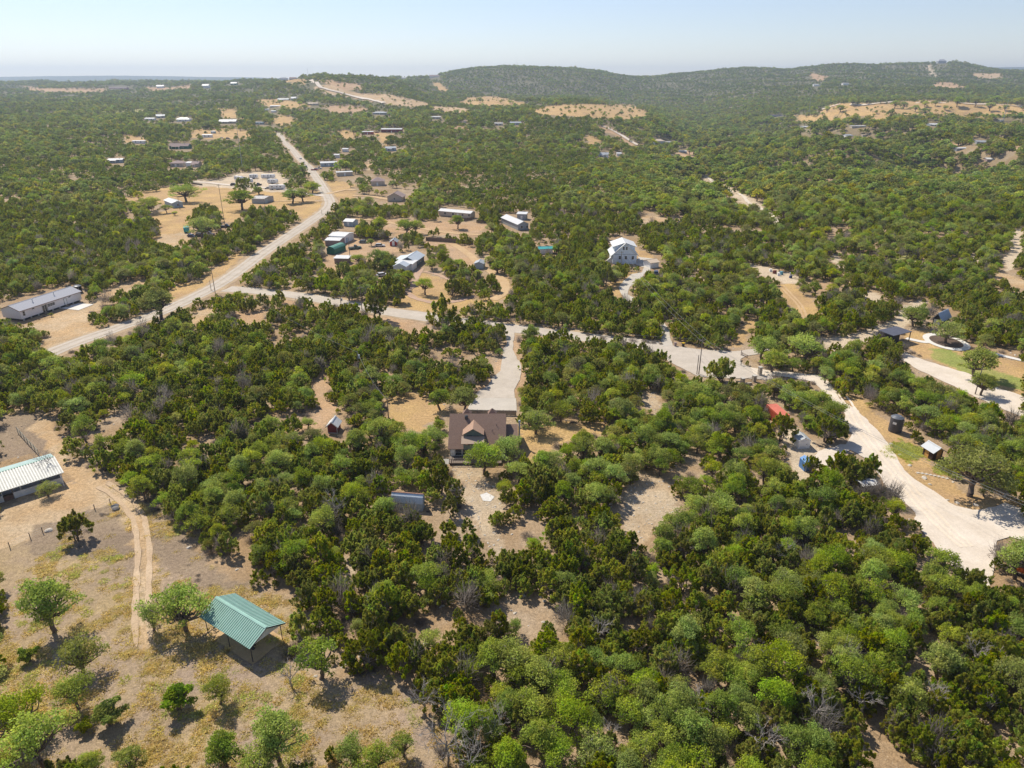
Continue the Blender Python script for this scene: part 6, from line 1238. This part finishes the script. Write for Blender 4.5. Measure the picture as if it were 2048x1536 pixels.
for q in ([(1322,690),(1400,699),(1560,704),(1548,762),(1395,753),(1318,708)],[(1500,735),(1545,742),(1640,752),(1662,766),(1676,797),(1718,823),(1757,865),(1783,896),(1833,961),(1875,990),(1942,1020),(2048,1022),(2048,1075),(1985,1110),(1900,1108),(1838,1060),(1825,1018),(1783,984),(1757,948),(1739,920),(1700,900),(1650,935),(1635,903),(1703,868),(1687,826),(1661,800),(1626,764),(1560,752)]): fillpoly(KEEPB,q)
bands=[(34,200,2.8,.86),(200,420,3.3,.88),(420,800,4.7,1.12),(800,1300,6.6,1.42),(1300,2100,8.5,1.55),(2100,3200,11,1.75),(3200,4700,13.5,2.0)]
rg=np.random.default_rng(11)
for bi,(y0,y1,cell,sc) in enumerate(bands):
    x,y=band(y0,y1,cell,rg,.80 if y1<3000 else .78); z=terr(x,y); n=len(x)
    px,py=proj(x,y,z); D=y*CP+(CAMZ-z)*SP
    f1=fbm(x/28,y/28,51,3); f2=fbm(x/11,y/11,53,2); f3=fbm(x/70,y/70,57,3)
    # kind
    po=np.clip(.16+(f3-.45)*2.2,.05,.7)
    near_right=(px>850)&(py>1150); po=np.where(near_right,np.clip(.42+(f1-.5)*2.5,.1,.75),po)
    po=np.where((px>1180)&(py<420)&(py>190),np.clip(po+.3,.3,.8),po); po=np.where(py<200,np.clip(po*.7,.05,.5),po)
    isoak=rg.random(n)<po
    s=sc*np.where(isoak,rg.uniform(.72,1.22,n),rg.uniform(.62,1.18,n)); s=np.where(isoak&(y<420),s*.9,s)
    H=np.where(isoak,6.0,5.0)*s; R=np.where(isoak,2.9,2.2)*s
    if y0>400: s=s*np.clip(.7+.7*(f1-.2),.7,1.25)
    rs=(px>1290)&(py>235)&(py<450); isoak=isoak|(rs&(rg.random(n)<.3)); s=np.where(rs,s*rg.uniform(1.0,1.5,n),s)
    gap=np.where(near_right,.37,np.where(y<450,.32,.31))+np.where((px>1350)&(py>380)&(py<640),.05,0)
    keep=~((f2<gap)&(rg.random(n)<.85)); keep&=rg.random(n)<.965
    # bare hillsides far away
    keep&=~((y>1400)&(f1<.33)&(rg.random(n)<.35))
    keep&=~lookup(BASE,px,py)
    jt=np.clip(y/1500,.05,1)*13; jx=(fbm(x/14,y/14,81,2)-.5)*jt*2; jy=(fbm(x/14,y/14,83,2)-.5)*jt*2; speck=(rg.random(n)<np.clip((y-700)/2500,0,.07))
    s=np.where(speck,s*.7,s)
    for hh,wx in((0,0),(.45,0),(.9,0),(.5,-.62),(.5,.62),(.12,-.5),(.12,.5)):
        qx,qy=proj(x+wx*R+jx,y+jy,z+hh*H); lap=(rg.random(n)<.55) if hh>.6 else ((rg.random(n)<.3) if wx else np.zeros(n,bool)); keep&=~(lookup(KEEP,qx,qy)&~(lap&~lookup(KEEPB,qx,qy)))|speck
    if y0>700:
        qx,qy=proj(x,y,z+.4*H); keep&=~lookup(KEEPB,qx,qy)
    yard=lookup(YARD,px,py); keep&=~(yard&(rg.random(n)<.08)); keep&=~((y>480)&(f1<.30)&(rg.random(n)<.75))
    if y0<900:
        for fx,fy,fr in freepos:
            d=np.hypot(x-fx,y-fy); keep&=d>fr*.75+R*.45
    x,y,z,s,isoak,px,py,H,D=[a[keep] for a in(x,y,z,s,isoak,px,py,H,D)]
    for i in range(len(x)): T.append((x[i],y[i],z[i],s[i],bool(isoak[i]),px[i],py[i],D[i],bi))
x,y=band(50,330,2.9,rg); z=terr(x,y); n=len(x); px,py=proj(x,y,z); D=y*CP+(CAMZ-z)*SP; s=rg.uniform(.25,.5,n); isoak=rg.random(n)<.25; f2=fbm(x/11,y/11,53,2)
keep=(rg.random(n)<.55)&(f2>.27)&~lookup(BASE,px,py)
for hh in(0,.7): qx,qy=proj(x,y,z+hh*5*s); keep&=~lookup(KEEP,qx,qy)
for i in np.nonzero(keep)[0]: T.append((x[i],y[i],z[i],s[i],bool(isoak[i]),px[i],py[i],D[i],9))
print('trees',len(T))
vis=[i for i,t in enumerate(T) if -20<t[5]<2068 and 0<t[6]-4*F/t[7]<1536 and t[6]<1640]
jn=sorted([i for i in vis if not T[i][4]],key=lambda i:T[i][7]/T[i][3])[:300-nfj]
on=sorted([i for i in vis if T[i][4]],key=lambda i:T[i][7]/T[i][3])[:300-nfo]
ind=set(jn)|set(on)
SZJ=[(.78,'small'),(1.0,'medium'),(9,'large')]
for i in sorted(ind):
    x,y,z,s,o,px,py,D,bi=T[i]
    szw=next(w for l,w in SZJ if s<l)
    if o:
        vi=random.randrange(len(OAK)); tone='sparse-leaved' if vi%4==3 else 'rounded'
        lab='%s %s green oak %s'%(szw,tone,place(px,py))
    else:
        vi=random.randrange(len(JUN)); tone='narrow' if JUN[vi] is JUN[7] or vi in(1,5) else 'bushy'
        lab='%s %s dark juniper %s'%(szw,tone,place(px,py))
    make_tree('oak' if o else 'juniper',x,y,s,random.uniform(0,6.28),vi,lab,'oaks' if o else 'junipers',None,s*random.uniform(.9,1.15))
def rows(sel,nv,tilt=.06,zr=(.88,1.15)):
    out=[]
    for i in sel:
        x,y,z,s,o,px,py,D,bi=T[i]; out.append((x,y,z-.1,random.uniform(-tilt,tilt),random.uniform(-tilt,tilt),random.uniform(0,6.28),s,s,s*random.uniform(*zr),random.randrange(nv)))
    return out
rest=[i for i in range(len(T)) if i not in ind]
LODY=430
scatter('juniper_woodland','jn',rows([i for i in rest if not T[i][4] and T[i][1]<LODY],8),label='dense juniper woodland covering the middle distance between the roads',cat='woodland')
scatter('oak_woodland','on',rows([i for i in rest if T[i][4] and T[i][1]<LODY],6),label='lighter green oaks mixed through the middle-distance woodland',cat='woodland')
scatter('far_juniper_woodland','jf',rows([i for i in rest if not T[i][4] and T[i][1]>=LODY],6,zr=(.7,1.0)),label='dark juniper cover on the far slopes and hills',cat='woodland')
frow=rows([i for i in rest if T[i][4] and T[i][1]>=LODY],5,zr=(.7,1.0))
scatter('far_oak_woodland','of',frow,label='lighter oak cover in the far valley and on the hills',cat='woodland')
for i,(px,py,w) in enumerate(FARF):
    g=G(px,py); D=g[1]*CP+(CAMZ-g[2])*SP; s=w*D/F/6.0
    g0='oaks'; fld=('big right-hand field' if px>1500 else 'bare knoll in the centre distance' if px>1050 else 'far bare patches left of centre')
    make_tree('oak',g[0],g[1],s,i*1.3,i*3,'lone dark oak on the %s, number %d from its left'%(fld,sum(1 for q in FARF if (q[0]>1500)==(px>1500) and (q[0]>1050)==(px>1050) and q[0]<=px)) if False else '%s lone oak on the %s, %s'%('broad' if w>15 else 'small',fld,XS[min(11,int(px/2048*12))]),g0,None,s*.8)
# ---------------------------------------------------------------- ground cover
gr=[];st=[];br=[]
rg=np.random.default_rng(5)
n=150000; x=rg.uniform(-75,20,n); y=rg.uniform(44,135,n); z=terr(x,y); px,py=proj(x,y,z)
ixc=np.clip((px/2).astype(int),0,MW-1); iyc=np.clip((py/2).astype(int),0,MH-1); cl=np.where((px>-60)&(px<2048)&(py<1580),CLS[iyc,ixc],0)
f=fbm(x/2.6,y/2.6,61,3); f2=fbm(x/9,y/9,63,2)
pr=np.where(cl==6,np.clip((f-.36)*4,.1,1)*np.clip((f2-.2)*2.4,.25,1),np.where(cl==7,np.clip((f-.56)*3,0,.5),0))
k=rg.random(n)<pr*.33
bt=KEEP  # tracks keep free of tufts
for a,b,c,f2v in zip(x[k],y[k],z[k],f2[k]):
    s=random.uniform(.6,1.7); gr.append((a,b,c-.05,0,0,random.uniform(0,6.28),s*1.1,s*1.1,s*.85,random.choice([0,1,3] if f2v>.42 else [0,1,1,2])))
for (ax,ay),(bx,by),num in [((60,90),(75,95),0)]: pass
# golden verge tufts on the right by the cabin, and other clearings
n=90000; x=rg.uniform(-210,170,n); y=rg.uniform(95,270,n); z=terr(x,y); px,py=proj(x,y,z)
ixc=np.clip((px/2).astype(int),0,MW-1); iyc=np.clip((py/2).astype(int),0,MH-1); cl=np.where((px<2048),CLS[iyc,ixc],0)
f=fbm(x/3,y/3,64,3); k=(((cl==9)&(f>.5))|((cl==1)&(f>.6))|(((cl==2)|(cl==4)|(cl==0))&(f>.62)&~lookup(BASE,px,py))) & (rg.random(n)<.42)
for a,b,c in zip(x[k],y[k],z[k]): s=random.uniform(.3,.7); gr.append((a,b,c-.03,0,0,random.uniform(0,6.28),s,s,s*.6,random.choice([0,1,3])))
k=((cl==9))&(rg.random(n)<.5)
for a,b,c in zip(x[k],y[k],z[k]): s=random.uniform(.06,.26); st.append((a,b,c,0,0,random.uniform(0,6.28),s,s,s,random.randrange(4)))
for px_,py_,rx,ry,num in [(1820,905,40,14,140),(1905,935,40,14,110),(1800,895,18,10,60)]:
    for i in range(num):
        g=G(px_+random.gauss(0,rx*.5),py_+random.gauss(0,ry*.5)); 
        if lookup(KEEP*0>0,np.array([1.]),np.array([1.]))[0]: continue
        s=random.uniform(.8,1.7); gr.append((g[0],g[1],g[2]-.03,0,0,random.uniform(0,6.28),s,s,s*1.1,2))
# twigs and dead brush between the trees
n=13000; x=rg.uniform(-150,150,n); y=rg.uniform(50,230,n); kk=np.abs(x)<y*.8+20; x=x[kk];y=y[kk]; z=terr(x,y); px,py=proj(x,y,z)
ixc=np.clip((px/2).astype(int),0,MW-1); iyc=np.clip((py/2).astype(int),0,MH-1); cl=CLS[iyc,ixc]; f=fbm(x/6,y/6,66,2)
k=((cl==0)&(f>.48)&(rg.random(len(x))<.42)&~lookup(KEEP,px,py))|((cl==7)&(f>.5)&(rg.random(len(x))<.5))
for a,b,c,q in zip(x[k],y[k],z[k],cl[k]): s=random.uniform(.45,1.15)*(1 if q==0 else .6); br.append((a,b,c-.05,0,0,random.uniform(0,6.28),s,s,s*(1 if q==0 else .45),random.randrange(3)))
k=(cl==0)&(f<.45)&(rg.random(len(x))<.35)&~lookup(KEEP,px,py)
for a,b,c in zip(x[k],y[k],z[k]): s=random.uniform(.1,.35); st.append((a,b,c,0,0,random.uniform(0,6.28),s,s,s,random.randrange(4)))
# grey standing dead crowns rising through the green
for i in vis:
    t=T[i]
    if t[1]<420 and random.random()<.075: s=random.uniform(1.3,2.2); br.append((t[0]+random.uniform(-2,2),t[1]+random.uniform(-2,2),t[2]+random.uniform(.6,1.6),random.uniform(-.3,.3),0,random.uniform(0,6.28),s*.8,s*.8,s*1.7,random.randrange(3)))
scatter('dry_grass','grass',gr,label='tufts of dry yellow grass over the meadow and clearings',cat='grass')
scatter('dead_brush','brush',br,label='grey leafless brush between and under the trees',cat='brush')
scatter('limestone_rubble','stone',st,label='scattered pale limestone rubble in the clearings',cat='rubble')
print('grass',len(gr),'stone',len(st),'brush',len(br))

# ---------------------------------------------------------------- the air
bm=bmesh.new(); bmesh.ops.create_cube(bm,size=1); me=bpy.data.meshes.new('haze'); bm.to_mesh(me); bm.free()
hz=bpy.data.objects.new('haze',me); COL.objects.link(hz); zb=float(min(terr(np.linspace(-3000,3000,200),np.full(200,14000.)).min(),-45)); 
gm=bpy.data.objects['ground'].data; co=np.zeros(len(gm.vertices)*3,np.float32); gm.vertices.foreach_get('co',co); co=co.reshape(-1,3); mn=co.min(0); mx_=co.max(0)
zt=max(mx_[2]+45,CAMZ+6); lo_=mn-np.array([5,5,1]); hi_=np.array([mx_[0]+5,mx_[1]+5,zt]); hz.location=tuple((lo_+hi_)/2); hz.scale=tuple(hi_-lo_)
m=bpy.data.materials.new('thin_haze'); m.use_nodes=True; N=m.node_tree.nodes; N.remove(N['Principled BSDF']); v=N.new('ShaderNodeVolumePrincipled')
v.inputs['Color'].default_value=(.70,.83,1,1); v.inputs['Density'].default_value=1.05e-4; v.inputs['Anisotropy'].default_value=.25; m.node_tree.links.new(v.outputs[0],N['Material Output'].inputs['Volume']); me.materials.append(m); tag(hz,kind='stuff')
print('haze',lo_,hi_)
